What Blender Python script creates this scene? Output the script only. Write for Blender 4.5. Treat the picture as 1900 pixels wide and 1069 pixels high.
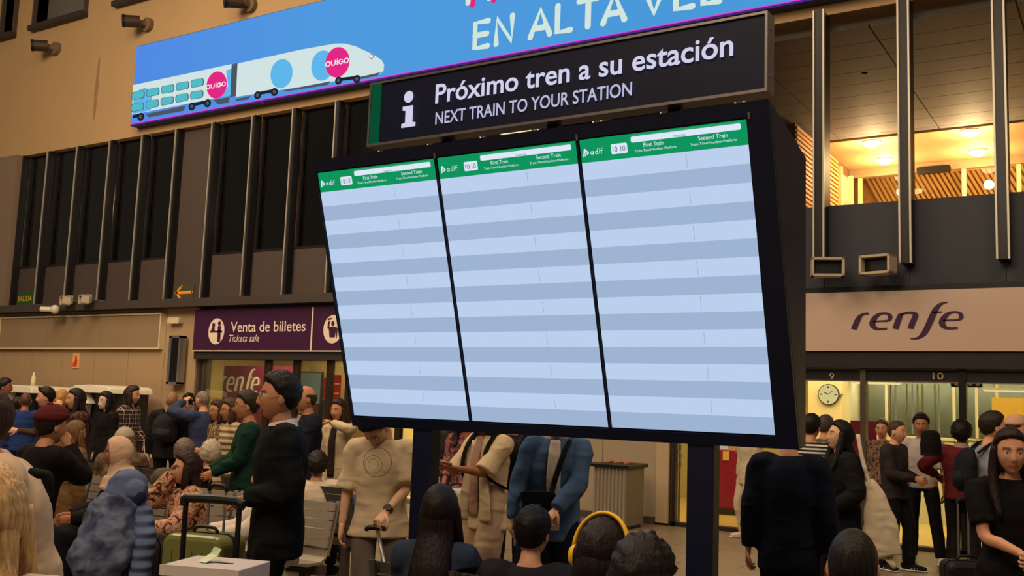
import bpy, math, random
import numpy as np
from mathutils import Vector as V, Matrix
random.seed(7)
for o in list(bpy.data.objects): bpy.data.objects.remove(o)
SC = bpy.context.scene
COL = SC.collection

# ---------------------------------------------------------------- camera
FOC = 1850.0; CX = 950.0; CY = 534.5; EYE = V((0, 0, 1.6))
_up = V((.0354, -1, 216/1850)).normalized()
_l = V((-2940, 112, FOC)); _l -= _up*_l.dot(_up); _l.normalize()
AX = -_l; AZ = _up; AY = AX.cross(AZ)
if AY.z < 0: AY = -AY
RW = Matrix((AX, AY, AZ))                      # camera (x right, y down, z forward) -> world
cam = bpy.data.objects.new('camera', bpy.data.cameras.new('camera')); COL.objects.link(cam)
m = Matrix((RW @ V((1, 0, 0)), RW @ V((0, -1, 0)), RW @ V((0, 0, -1)))).transposed().to_4x4()
m.translation = EYE; cam.matrix_world = m
cam.data.sensor_width = 36; cam.data.lens = FOC/1900*36; cam.data.clip_end = 200; cam.data.clip_start = .05
SC.camera = cam
# ---------------------------------------------------------------- world, lamps, exposure
SC.view_settings.view_transform = 'Standard'; SC.view_settings.look = 'None'
SC.view_settings.gamma = 1; SC.view_settings.use_curve_mapping = False
SC.view_settings.exposure = 0.0
w = bpy.data.worlds.new('hall_air'); SC.world = w; w.use_nodes = True
bg = w.node_tree.nodes['Background']; bg.inputs[0].default_value = (1.0, .78, .56, 1); bg.inputs[1].default_value = .13

def area(name, loc, target, size, power, color, size_y=None):
    l = bpy.data.lights.new(name, 'AREA'); l.energy = power; l.color = color
    l.shape = 'RECTANGLE'; l.size = size; l.size_y = size_y or size
    o = bpy.data.objects.new(name, l); COL.objects.link(o); o.location = loc
    o.rotation_euler = (V(target)-V(loc)).to_track_quat('-Z', 'Y').to_euler()
    return o
WARM = (1.0, .76, .50)
area('hall_lamp', (-3, -2, 9.5), (-6, 13, 3), 5, 700, WARM)
area('hall_lamp', (-15, 2, 10), (-20, 13.2, 5), 4, 1000, WARM)
area('hall_lamp', (-7, 6, 10.5), (-7, 7, 0), 4, 420, WARM)
area('hall_lamp', (-14, 7.5, 10.5), (-14, 8.5, 0), 4, 450, WARM)
area('hall_lamp', (2, 5.5, 9.5), (-1, 9, 0), 3, 300, WARM)

# ---------------------------------------------------------------- helpers
def ray(px, py): return RW @ V((px-CX, py-CY, FOC))
def onY(px, py, Y): d = ray(px, py); return EYE + d*((Y-EYE.y)/d.y)
def onX(px, py, X): d = ray(px, py); return EYE + d*((X-EYE.x)/d.x)
def atd(px, py, dep): return EYE + ray(px, py)*(dep/FOC)

def lin(r, g, b):
    f = lambda c: (c/255/12.92) if c/255 <= .04045 else ((c/255+.055)/1.055)**2.4
    return (f(r), f(g), f(b), 1)
_mc = {}
def nd(nt, t, **k):
    n = nt.nodes.new(t)
    for a, b in k.items(): setattr(n, a, b)
    return n
def mat(col, rough=.7, metal=0, kind='plain', var=.12, scale=8, bump=.15, spec=.3, key=None):
    k = (tuple(col), rough, metal, kind, var, scale, bump, spec, key)
    if k in _mc: return _mc[k]
    m = bpy.data.materials.new('surface_'+kind); m.use_nodes = True; nt = m.node_tree; N = nt.nodes; L = nt.links
    p = N['Principled BSDF']; c = lin(*col)
    p.inputs['Roughness'].default_value = rough; p.inputs['Metallic'].default_value = metal
    p.inputs['Specular IOR Level'].default_value = spec
    tc = nd(nt, 'ShaderNodeTexCoord')
    nz = nd(nt, 'ShaderNodeTexNoise'); nz.inputs['Scale'].default_value = scale; nz.inputs['Detail'].default_value = 4
    L.new(tc.outputs['Object'], nz.inputs['Vector'])
    mx = nd(nt, 'ShaderNodeMix', data_type='RGBA')
    mx.inputs[6].default_value = tuple(x*(1-var) for x in c[:3])+(1,); mx.inputs[7].default_value = tuple(min(1, x*(1+var)) for x in c[:3])+(1,)
    L.new(nz.outputs['Fac'], mx.inputs[0]); L.new(mx.outputs[2], p.inputs['Base Color'])
    if bump:
        b = nd(nt, 'ShaderNodeBump'); b.inputs['Strength'].default_value = bump; b.inputs['Distance'].default_value = .02
        L.new(nz.outputs['Fac'], b.inputs['Height']); L.new(b.outputs[0], p.inputs['Normal'])
    _mc[k] = m; return m
def ramp(nt, stops, interp='CONSTANT'):
    r = nd(nt, 'ShaderNodeValToRGB'); r.color_ramp.interpolation = interp; e = r.color_ramp.elements
    while len(e) < len(stops): e.new(.5)
    for i, (p, c) in enumerate(stops): e[i].position = p; e[i].color = c
    return r
def emit(col, s=1.0, name='lit'):
    k = ('E', tuple(col), s)
    if k in _mc: return _mc[k]
    m = bpy.data.materials.new('surface_'+name); m.use_nodes = True; nt = m.node_tree; N = nt.nodes
    N.remove(N['Principled BSDF']); e = nd(nt, 'ShaderNodeEmission'); e.inputs[0].default_value = lin(*col); e.inputs[1].default_value = s
    nt.links.new(e.outputs[0], N['Material Output'].inputs[0]); _mc[k] = m; return m
def glass(tint=(225, 220, 205), refl=.12, rough=.03):
    k = ('G', tuple(tint), refl, rough)
    if k in _mc: return _mc[k]
    m = bpy.data.materials.new('surface_glass'); m.use_nodes = True; nt = m.node_tree; N = nt.nodes; L = nt.links
    N.remove(N['Principled BSDF']); t = nd(nt, 'ShaderNodeBsdfTransparent'); t.inputs[0].default_value = lin(*tint)
    g = nd(nt, 'ShaderNodeBsdfGlossy'); g.inputs['Roughness'].default_value = rough; g.inputs[0].default_value = (.9, .9, .9, 1)
    fr = nd(nt, 'ShaderNodeFresnel'); fr.inputs[0].default_value = 1.45
    ml = nd(nt, 'ShaderNodeMath', operation='MULTIPLY'); ml.inputs[1].default_value = refl/.05*.5; ml.use_clamp = True
    L.new(fr.outputs[0], ml.inputs[0])
    x = nd(nt, 'ShaderNodeMixShader'); L.new(ml.outputs[0], x.inputs[0]); L.new(t.outputs[0], x.inputs[1]); L.new(g.outputs[0], x.inputs[2])
    L.new(x.outputs[0], N['Material Output'].inputs[0]); _mc[k] = m; return m

class MB:
    def __init__(s): s.v = []; s.f = []; s.c = []; s.col = (1, 1, 1, 1)
    def add(s, vs, fs):
        o = len(s.v); s.v += [tuple(v) for v in vs]; s.c += [s.col]*len(vs); s.f += [tuple(i+o for i in f) for f in fs]
        return s
    def box(s, x0, x1, y0, y1, z0, z1):
        vs = [(x, y, z) for z in (z0, z1) for y in (y0, y1) for x in (x0, x1)]
        return s.add(vs, [(0, 2, 3, 1), (4, 5, 7, 6), (0, 1, 5, 4), (2, 6, 7, 3), (0, 4, 6, 2), (1, 3, 7, 5)])
    def rbox(s, x0, x1, y0, y1, z0, z1, r, n=4):          # box with corners rounded in the XZ outline, extruded in Y
        pts = []
        for cx, cz, a0 in ((x1-r, z1-r, 0), (x0+r, z1-r, 90), (x0+r, z0+r, 180), (x1-r, z0+r, 270)):
            for i in range(n+1):
                a = math.radians(a0+90*i/n); pts.append((cx+r*math.cos(a), cz+r*math.sin(a)))
        return s.prism([V((p[0], y0, p[1])) for p in pts], V((0, y1-y0, 0)))
    def prism(s, pts, ext):
        n = len(pts); vs = [V(p) for p in pts]+[V(p)+V(ext) for p in pts]
        return s.add(vs, [tuple(range(n)), tuple(range(2*n-1, n-1, -1))]+[((i+1) % n, i, i+n, (i+1) % n+n) for i in range(n)])
    def cyl(s, a, b, r, n=12, r2=None):
        return s.tube([a, b], [r, r2 if r2 is not None else r], n, sub=1)
    def tube(s, pts, rad, n=10, sub=4, ref=None, cap=True):
        pts = [V(p) for p in pts]; rad = [(r, r) if not isinstance(r, (tuple, list)) else tuple(r) for r in rad]
        P = []; R = []
        m = len(pts)
        for i in range(m-1):
            p0 = pts[max(i-1, 0)]; p1 = pts[i]; p2 = pts[i+1]; p3 = pts[min(i+2, m-1)]
            for k in range(sub):
                t = k/sub; t2 = t*t; t3 = t2*t
                if sub == 1: P.append(p1.copy())
                else: P.append(.5*((2*p1)+(-p0+p2)*t+(2*p0-5*p1+4*p2-p3)*t2+(-p0+3*p1-3*p2+p3)*t3))
                R.append(tuple(rad[i][j]*(1-t)+rad[i+1][j]*t for j in (0, 1)))
        P.append(pts[-1]); R.append(rad[-1])
        vs = []; a = None
        for i, p in enumerate(P):
            t = (P[min(i+1, len(P)-1)]-P[max(i-1, 0)])
            if t.length < 1e-7: t = V((0, 0, 1))
            t.normalize()
            if ref is not None: q = V(ref)
            else: q = a if a is not None else (V((1, 0, 0)) if abs(t.x) < .8 else V((0, 1, 0)))
            aa = q-t*q.dot(t)
            if aa.length < .15 and a is not None: aa = a-t*a.dot(t)
            if aa.length < 1e-3: aa = V((0, 1, 0))-t*t.y
            a = aa.normalized(); b = t.cross(a)
            for k in range(n):
                an = 2*math.pi*k/n
                vs.append(p+a*(R[i][0]*math.cos(an))+b*(R[i][1]*math.sin(an)))
        fs = []
        for i in range(len(P)-1):
            for k in range(n):
                fs.append((i*n+k, i*n+(k+1) % n, (i+1)*n+(k+1) % n, (i+1)*n+k))
        if cap: fs += [tuple(range(n-1, -1, -1)), tuple(range((len(P)-1)*n, len(P)*n))]
        return s.add(vs, fs)
    def ball(s, c, r, n=10, ax=None):                      # ellipsoid, r = 3 radii, ax = 3 axes
        r = (r, r, r) if not isinstance(r, (tuple, list)) else r; ax = ax or (V((1, 0, 0)), V((0, 1, 0)), V((0, 0, 1)))
        m = max(4, n//2); vs = [V(c)+ax[2]*r[2]]
        for i in range(1, m):
            ph = math.pi*i/m
            for k in range(n):
                th = 2*math.pi*k/n
                vs.append(V(c)+ax[0]*(r[0]*math.sin(ph)*math.cos(th))+ax[1]*(r[1]*math.sin(ph)*math.sin(th))+ax[2]*(r[2]*math.cos(ph)))
        vs.append(V(c)-ax[2]*r[2]); fs = []
        for k in range(n): fs.append((0, 1+k, 1+(k+1) % n))
        for i in range(m-2):
            for k in range(n): fs.append((1+i*n+k, 1+(i+1)*n+k, 1+(i+1)*n+(k+1) % n, 1+i*n+(k+1) % n))
        e = len(vs)-1
        for k in range(n): fs.append((e, 1+(m-2)*n+(k+1) % n, 1+(m-2)*n+k))
        return s.add(vs, fs)
    def mesh(s, name, mt, off=None, smooth=False, colors=False):
        me = bpy.data.meshes.new(name)
        vs = s.v if off is None else [(v[0]-off[0], v[1]-off[1], v[2]-off[2]) for v in s.v]
        me.from_pydata(vs, [], s.f); me.update()
        if mt: me.materials.append(mt)
        if smooth: me.polygons.foreach_set('use_smooth', [True]*len(me.polygons))
        if colors:
            ca = me.color_attributes.new('tone', 'FLOAT_COLOR', 'POINT'); ca.data.foreach_set('color', [x for c in s.c for x in c])
        return me
def wloc(o):
    p = V((0, 0, 0))
    while o: p += o.location; o = o.parent
    return p
def obj(name, mb, mt, parent=None, smooth=False, label=None, bevel=0, fix=True):
    off = wloc(parent) if parent else None
    me = mb.mesh(name, mt, off, smooth)
    o = bpy.data.objects.new(name, me); COL.objects.link(o); o.parent = parent
    if fix:
        import bmesh
        b = bmesh.new(); b.from_mesh(me); bmesh.ops.recalc_face_normals(b, faces=b.faces[:]); b.to_mesh(me); b.free()
    if label: o['label'] = label
    if bevel:
        md = o.modifiers.new('bevel', 'BEVEL'); md.width = bevel; md.segments = 2; md.limit_method = 'ANGLE'
    return o
def thing(name, label, cat, loc=(0, 0, 0), group=None):
    o = bpy.data.objects.new(name, None); COL.objects.link(o); o.location = loc; o.empty_display_size = .1
    o['label'] = label; o['category'] = cat
    if group: o['group'] = group
    return o
def tag(o, label, cat, group=None, kind=None):
    if label: o['label'] = label
    if cat: o['category'] = cat
    if group: o['group'] = group
    if kind: o['kind'] = kind
    return o
def struct(name, mb, mt, parent=None, **k):
    o = obj(name, mb, mt, parent, **k)
    if not parent: o['kind'] = 'structure'
    return o
def sempty(name, loc=(0, 0, 0), label=None):
    o = bpy.data.objects.new(name, None); COL.objects.link(o); o.location = loc; o['kind'] = 'structure'
    if label: o['label'] = label
    return o
# lettering: built-in font turned into a mesh, fitted on a plane
def text(s, parent, mt, p0, u, v, n, width, height, name='lettering', shear=0, bold=0, thick=.004, caps=None):
    cu = bpy.data.curves.new('t', 'FONT'); cu.body = s; cu.shear = shear; cu.offset = bold; cu.resolution_u = 4; cu.extrude = 0
    to = bpy.data.objects.new('t', cu); COL.objects.link(to); bpy.context.view_layer.update()
    me = bpy.data.meshes.new_from_object(to.evaluated_get(bpy.context.evaluated_depsgraph_get()))
    bpy.data.objects.remove(to)
    vs = [v_.co.copy() for v_ in me.vertices]; fs = [tuple(p.vertices) for p in me.polygons]
    xs = [q.x for q in vs]; x0 = min(xs); sx = width/(max(xs)-x0)
    sy = height/.73 if caps is None else caps*height
    bpy.data.meshes.remove(me)
    fs.sort(key=lambda f_: min(vs[i].x for i in f_)); words = []; right = -9          # one mesh per word
    for f_ in fs:
        a_ = min(vs[i].x for i in f_); b_ = max(vs[i].x for i in f_)
        if a_-right > .17: words.append([])
        words[-1].append(f_); right = max(right, b_)
    o = None
    for wd_ in words:
        ids = sorted({i for f_ in wd_ for i in f_}); ix = {i: k for k, i in enumerate(ids)}
        mb = MB(); mb.add([V(p0)+V(u)*((vs[i].x-x0)*sx)+V(v)*(vs[i].y*sy)+V(n)*thick for i in ids], [tuple(ix[i] for i in f_) for f_ in wd_])
        o = obj(name, mb, mt, parent, fix=False)
    return o
# stroke lettering: ribbons of even width with round ends
def strokes(name, lines, wd, mt, parent, fn, n=None):
    mb = MB()
    for ln in lines:
        wds = wd if isinstance(wd, (list, tuple)) else None
        pts = [V((p[0], p[1])) for p in ln]; ws = [(p[2] if len(p) > 2 else wd) for p in ln]
        L = []; R_ = []
        for i, p in enumerate(pts):
            t = (pts[min(i+1, len(pts)-1)]-pts[max(i-1, 0)]).normalized(); q = V((-t.y, t.x))
            L.append(p+q*ws[i]/2); R_.append(p-q*ws[i]/2)
        vs = [fn(*a) for a in L+R_]; k = len(pts)
        mb.add(vs, [(i, i+1, k+i+1, k+i) for i in range(k-1)])
        if len(ln[0]) < 3:
            for c in (pts[0], pts[-1]):
                ci = [fn(c.x+wd/2*math.cos(a*math.pi/6), c.y+wd/2*math.sin(a*math.pi/6)) for a in range(12)]
                mb.add(ci, [tuple(range(12))])
    return obj(name, mb, mt, parent, fix=False)
def arc(cx, cy, rx, ry, a0, a1, n=14): return [(cx+rx*math.cos(math.radians(a0+(a1-a0)*i/n)), cy+ry*math.sin(math.radians(a0+(a1-a0)*i/n))) for i in range(n+1)]
def poly(name, pts, mt, parent): mb = MB(); mb.add(pts, [tuple(range(len(pts)))]); return obj(name, mb, mt, parent, fix=False)
UX = V((1, 0, 0)); UZ = V((0, 0, 1)); NF = V((0, -1, 0))
# ================================================================ SETTING
D = 13.2
M_beige = mat((168, 138, 100), .85, var=.06, scale=1.2, bump=.05)
M_beige2 = mat((165, 138, 106), .7, var=.05, scale=.8, bump=.03)
M_dark = mat((48, 42, 42), .5, var=.1, scale=3, bump=.05)
M_dark2 = mat((70, 60, 56), .6, var=.08, scale=3, bump=.04)
M_fin = mat((40, 38, 40), .35, .4, var=.08, bump=0)
M_edge = mat((180, 174, 162), .35, .35, var=.05, bump=0)
M_black = mat((14, 14, 16), .4, var=.1, bump=0)
M_alu = mat((150, 150, 150), .35, .8, var=.08, bump=0)
M_white = mat((225, 222, 215), .45, var=.04, bump=0)
M_glass = glass((215, 210, 195), .06)
M_glassdark = glass((150, 140, 125), .16)

# floor: slab plus single tiles where they can be told apart
fl = struct('floor', MB().box(-30, 8, -6, 13.3, -.25, -.012), mat((60, 52, 44), .6, var=.1))
tile_mats = [mat(c, .38, var=.1, scale=2.5, bump=.02, spec=.4) for c in ((120, 104, 86), (112, 97, 80), (126, 109, 90))]
tm = []
for tmt in tile_mats:
    me = MB().box(0, 1.194, 0, .594, -.03, 0).mesh('floor_tile', tmt); tm.append(me)
for i in range(-8, 2):
    for j in range(0, 22):
        o = bpy.data.objects.new('floor_tile', tm[random.choice((0, 0, 1, 2))]); COL.objects.link(o); o.parent = fl
        o.location = (i*1.2+(.6 if j % 2 else 0)-.6, j*.6, 0)
rest = struct('floor_paving', MB().box(-30, -10.2, -6, 13.2, -.03, 0).box(2.4, 8, -6, 13.2, -.03, 0).box(-10.2, 2.4, -6, 0, -.03, 0), tile_mats[0], fl)

# upper beige wall (above the window band) with small windows
wb = struct('wall_back', MB().box(-30, 3, 13.2, 13.6, 7.0, 10.14).box(-30, 3, 13.2, 13.6, 11.6, 12.6)
            .box(-30, -23.45, 13.2, 13.6, 10.14, 11.6).box(-22.95, -22.1, 13.2, 13.6, 10.14, 11.6)
            .box(-20.15, -18.95, 13.2, 13.6, 10.14, 11.6).box(-17, 3, 13.2, 13.6, 10.14, 11.6), M_beige)
obj('stain', MB().prism([V((a, 13.2, b)) for a, b in ((-19.55, 8.95), (-19.5, 9.0), (-19.47, 8.3), (-19.5, 7.6), (-19.56, 7.5), (-19.6, 8.2))], V((0, -.004, 0))), mat((140, 108, 74), .9), wb)
for k, (a, b) in enumerate(((-23.45, -22.95), (-22.1, -20.15), (-18.95, -17.0))):
    wn = sempty('window_%d' % (k+1), (a, 13.4, 10.14))
    obj('pane', MB().box(a, b, 13.46, 13.5, 10.14, 11.6), mat((96, 92, 86), .3, var=.15, scale=.6, bump=0), wn)
    obj('sill', MB().box(a-.06, b+.06, 13.02, 13.3, 10.02, 10.14), M_dark, wn)
    obj('jamb', MB().box(a-.05, a, 13.1, 13.5, 10.14, 11.6).box(b, b+.05, 13.1, 13.5, 10.14, 11.6), M_dark2, wn)

# fins and bays of the window band
fin_x = [-22.17, -21.15, -20.05, -18.89, -17.8, -16.72, -15.63, -14.49, -13.41, -12.33, -11.25, -10.17, -9.09, -8.0, -6.9, -5.8, -4.68, -3.6, -2.53, -1.43, -.34, .75]
FW = .15
trim = sempty('trim_1', (-12, 13.2, 3.43), None)
for x in fin_x:
    right = x > -8.5
    FW = .15 if right else .11
    z0 = 3.52 if right else 3.43; y0 = 12.98 if right else 13.18
    f = obj('fin', MB().box(x+.012, x+FW-.012, y0+.01, y0+(.34 if right else .16), z0, 7.0), M_fin, trim)
    obj('fin_edge', MB().box(x, x+.022, y0-.012, y0+.05, z0, 7.0), M_edge, f)
    obj('fin_edge', MB().box(x+FW-.022, x+FW, y0-.012, y0+.05, z0, 7.0), M_edge if right else M_fin, f)
# bays on the left: apron panel, then dark glass
M_apron = mat((70, 60, 56), .6, var=.06, scale=2, bump=.02)
nb = 4
for i in range(len(fin_x)-1):
    a, b = fin_x[i]+FW*.5, fin_x[i+1]+FW*.5
    if b > -7.8: break
    if abs(fin_x[i]+16.72) < .01:
        o = struct('wall_back_panel', MB().box(a, b, 13.34, 13.6, 3.4, 7.0), M_apron); tag(o, 'plain full height dark panel between fins, with orange arrow', None)
        continue
    wn = sempty('window_%d' % nb, (a, 13.5, 3.43)); nb += 1
    obj('apron_panel', MB().box(a, b, 13.34, 13.6, 3.4, 4.33), M_apron, wn)
    obj('window_frame', MB().box(a, b, 13.33, 13.42, 4.33, 4.37).box(a+.05, a+.09, 13.34, 13.42, 4.37, 7).box(b-.10, b-.06, 13.34, 13.42, 4.37, 7), M_fin, wn)
    obj('pane', MB().box(a+.05, b-.06, 13.36, 13.372, 4.37, 7.0), M_glassdark, wn)
struct('wall_pier', MB().box(-24.5, -22.13, 13.05, 13.6, 3.43, 7.0), mat((120, 102, 88), .5, var=.06, scale=1))
# rooms behind the dark windows
up = sempty('wall_upper_rooms', (-14, 17, 3.4))
M_room = mat((92, 72, 55), .9, var=.3, scale=.5, bump=0)
obj('room_back', MB().box(-24.5, -8.2, 17.2, 17.4, 3.4, 7.2), M_room, up)
obj('room_floor', MB().box(-24.5, -8.2, 13.6, 17.2, 3.3, 3.4), M_dark, up)
obj('room_ceiling', MB().box(-24.5, -8.2, 13.6, 17.2, 7.0, 7.1), M_room, up)
obj('room_divider', MB().box(-24.6, -24.5, 13.6, 17.2, 3.4, 7.1).box(-8.3, -8.2, 13.6, 17.2, 3.4, 7.1).box(-19.95, -19.85, 14.9, 17.2, 3.4, 7.1).box(-14.3, -14.0, 14.4, 14.7, 3.4, 6.1).box(-16.6, -15.2, 16.3, 16.6, 3.4, 6.6), mat((120, 92, 66), .8), up)
for k, (px, py, Y, cl, r, lb) in enumerate(((313, 366, 14.2, (255, 190, 70), .07, 'small amber lamp reflection built as a glowing ball beside the plain panel, behind fins'), (491, 391, 14.6, (255, 225, 160), .07, 'white-yellow lamp reflection built as a glowing ball, second window right of the arrow panel'),
                               (244, 437, 15.2, (200, 215, 120), .06, 'small greenish lamp seen through the window two bays left of the arrow panel'))):
    p = onY(px, py, Y); t = thing('glow_spot', lb, 'lamp', p)  # first two: lamp reflections on the glass, built as glowing balls behind it
    obj('glow_ball', MB().ball(p, r, 12), emit(cl, 6), t, smooth=True); obj('stem', MB().cyl(p+V((0, 0, r*.8)), V((p.x, p.y, 7.0)), .012, 6), M_dark, t)
    l = bpy.data.lights.new('spot_glow', 'POINT'); l.energy = 45; l.color = (1, .75, .4) if k < 2 else (.8, 1, .5); l.shadow_soft_size = .05
    lo = bpy.data.objects.new('spot_glow', l); COL.objects.link(lo); lo.parent = t; lo.location = (0, -.15, -.05)
p = onY(167, 466, 15.0)
t = thing('wall_cabinet', 'small pale cabinet glimpsed through the window above the left pair of floodlights', 'cabinet', (p.x, 15, 3.4))
obj('cabinet_body', MB().box(p.x-.3, p.x+.22, 14.9, 15.2, p.z-.12, p.z+.1), mat((190, 185, 150), .6), t, bevel=.01); obj('stand', MB().box(p.x-.15, p.x+.05, 14.95, 15.1, 3.4, p.z-.12), M_dark, t)

# ledge under the band
struct('trim_2', MB().box(-24.5, -5.7, 12.93, 13.6, 3.27, 3.43), mat((66, 58, 54), .5, var=.06, bump=0))

# lower left wall: beige panels
wl = struct('wall_left', MB().box(-24.5, -15.62, 13.25, 13.6, 0, 3.27), mat((60, 50, 40), .8))
x = -24.4
pan = None
for i in range(8):
    b = min(x+1.12, -15.62)
    obj('wall_panel', MB().box(x, b-.012, 13.2, 13.25, .1, 3.265), M_beige2, wl); x += 1.12
obj('baseboard', MB().box(-24.5, -15.62, 13.17, 13.25, 0, .1), M_dark, wl)
# wall return beside the ticket shop
# long blank panel with pale frame
t = thing('blank_sign_panel', 'long blank beige sign panel with thin pale frame high on left wall', 'sign panel', (-19.45, 13.1, 2.45))
for a, b in ((-22.28, -20.45), (-20.44, -18.6), (-18.59, -16.66)):
    obj('panel', MB().box(a, b, 13.13, 13.19, 2.47, 3.16), mat((140, 118, 92), .6, var=.08, scale=1.5, bump=.02), t)
for q in ((-22.3, -16.63, 3.15, 3.18), (-22.3, -16.63, 2.45, 2.48)): obj('frame_rail', MB().box(q[0], q[1], 13.1, 13.2, q[2], q[3]), mat((205, 190, 155), .5), t)
for q in ((-22.3, -22.27), (-16.66, -16.63)): obj('frame_rail', MB().box(q[0], q[1], 13.1, 13.2, 2.48, 3.15), mat((205, 190, 155), .5), t)

# lower middle wall (between shops) and renfe front wall
wm = struct('wall_middle', MB().box(-8.9, -5.66, 13.22, 13.6, 0, 3.27), mat((60, 50, 40), .8))
x = -8.9
for b in (-7.75, -6.7, -5.85):
    obj('wall_panel', MB().box(x, b-.01, 13.19, 13.23, .1, 3.27), mat((150, 134, 112), .6, var=.05, scale=1, bump=.02), wm); x = b
obj('wall_panel', MB().box(-5.85, -5.66, 13.17, 13.23, .03, 3.27), mat((172, 150, 120), .6, var=.05), wm)
obj('baseboard', MB().box(-8.9, -5.86, 13.16, 13.2, 0, .1), M_dark2, wm)

# ---------------- ticket shop (left)
sx0, sx1 = -15.6, -8.9
M_purple = mat((60, 26, 58), .4, var=.06, bump=0)
M_maroon = mat((112, 22, 60), .5, var=.06, bump=0)
t = thing('ticket_sign', 'long purple sign reading Venta de billetes with white pictogram over left shop', 'sign', (-12.3, 13.1, 2.41))
obj('sign_board', MB().box(sx0, -12.5, 13.08, 13.5, 2.42, 3.22), M_purple, t); obj('sign_board', MB().box(-12.47, sx1, 13.08, 13.5, 2.42, 3.22), M_purple, t)
M_let = mat((225, 205, 190), .5, bump=0)
obj('divider', MB().box(-12.5, -12.47, 13.07, 13.5, 2.42, 3.2), M_let, t); obj('rail', MB().box(sx0, sx1, 13.07, 13.1, 2.405, 2.425), M_let, t)
a = onY(428, 616, 13.08); b = onY(567, 612, 13.08); text('Venta de billetes', t, M_let, a, UX, UZ, NF, b.x-a.x, .2, bold=.006, thick=.006)
a = onY(425, 634, 13.08); b = onY(481, 634, 13.08); text('Tickets sale', t, M_let, a, UX, UZ, NF, b.x-a.x, .135, shear=.25, thick=.006)
def disc(c, rx, rz, y, n=28): return [V((c.x+rx*math.cos(i*2*math.pi/n), y, c.z+rz*math.sin(i*2*math.pi/n))) for i in range(n)]
c1 = onY(402, 615, 13.08); c2 = onY(618, 611, 13.08)
for c in (c1, c2): obj('pictogram_disc', MB().prism(disc(c, .22, .25, 13.075), V((0, -.004, 0))), M_let, t)
g = MB()
g.prism([V((c1.x+u_, 13.066, c1.z+v_)) for u_, v_ in ((-.17, -.02), (.17, -.02), (.17, .01), (-.17, .01))], V((0, -.003, 0)))
g.prism(disc(c1+V((-.08, 0, .12)), .04, .045, 13.066, 12), V((0, -.003, 0))); g.prism(disc(c1+V((.08, 0, .15)), .04, .045, 13.066, 12), V((0, -.003, 0)))
g.prism([V((c1.x+u_, 13.066, c1.z+v_)) for u_, v_ in ((-.14, .01), (-.04, .01), (-.05, .08), (-.12, .08))], V((0, -.003, 0)))
g.prism([V((c1.x+u_, 13.066, c1.z+v_)) for u_, v_ in ((.05, -.2), (.13, -.2), (.13, .1), (.04, .1))], V((0, -.003, 0)))
obj('pictogram', g, M_purple, t)
g = MB()
g.prism(disc(c2+V((.0, 0, .1)), .035, .045, 13.066, 12), V((0, -.003, 0)))
g.prism([V((c2.x+u_, 13.066, c2.z+v_)) for u_, v_ in ((-.06, -.14), (.06, -.14), (.09, .04), (-.09, .04))], V((0, -.003, 0)))
g.prism([V((c2.x+u_, 13.066, c2.z+v_)) for u_, v_ in ((-.12, .02), (-.09, .0), (-.07, .14), (-.11, .14))], V((0, -.003, 0)))
g.prism([V((c2.x+u_, 13.066, c2.z+v_)) for u_, v_ in ((-.12, .16), (-.03, .18), (-.03, .2), (-.12, .19))], V((0, -.003, 0)))
g.prism([V((c2.x+u_, 13.066, c2.z+v_)) for u_, v_ in ((.09, -.16), (.105, -.16), (.12, .0), (.09, .04))], V((0, -.003, 0)))
obj('pictogram', g, M_purple, t)
struct('trim_3', MB().box(sx0-.0, sx1, 13.12, 13.6, 2.26, 2.42), M_dark)
mx = [-15.36, -13.74, -13.02, -12.2, -11.75, -10.6, -9.7]
M_frame = mat((52, 40, 38), .4, .3, bump=0)
wn = sempty('window_60', (-12, 13.3, 0))
for x in [sx0+.08]+mx[1:]+[sx1-.04]: obj('mullion', MB().box(x-.045, x+.045, 13.25, 13.37, 0, 2.26), M_frame, wn)
xs = [sx0+.08]+mx[1:]+[sx1-.04]
for a, b in zip(xs[:-1], xs[1:]): obj('pane', MB().box(a+.045, b-.045, 13.3, 13.312, .03, 2.26), M_glass, wn)
M_shopw = mat((205, 190, 130), .7, var=.05, scale=1, bump=0)
M_shopw2 = mat((215, 200, 155), .7, var=.05, scale=1, bump=0)
sr = sempty('interior_left_shop', (-12, 15, 0))  # root of the left shop's interior room
obj('room_wall', MB().box(sx0-2.2, sx1, 17.4, 17.5, 0, 2.6), M_shopw, sr)
obj('room_wall', MB().box(sx0-2.3, sx0-2.2, 13.6, 17.5, 0, 2.6).box(sx1, sx1+.1, 13.6, 17.5, 0, 2.6), M_shopw, sr)
obj('room_floor', MB().box(sx0-2.2, sx1, 13.3, 17.5, -.06, .0), mat((150, 130, 95), .3), sr)
obj('room_ceiling', MB().box(sx0-2.3, sx1, 13.6, 17.5, 2.6, 2.7), M_white, sr)
t = thing('poster_wall', 'big maroon partition with white operator name inside left ticket shop', 'partition', (-14.8, 15.0, 0))
a = onY(415, 690, 15.2); b = onY(552, 690, 15.2)
obj('board', MB().box(a.x, b.x, 15.2, 15.3, 0, 2.22), M_maroon, t)
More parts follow.
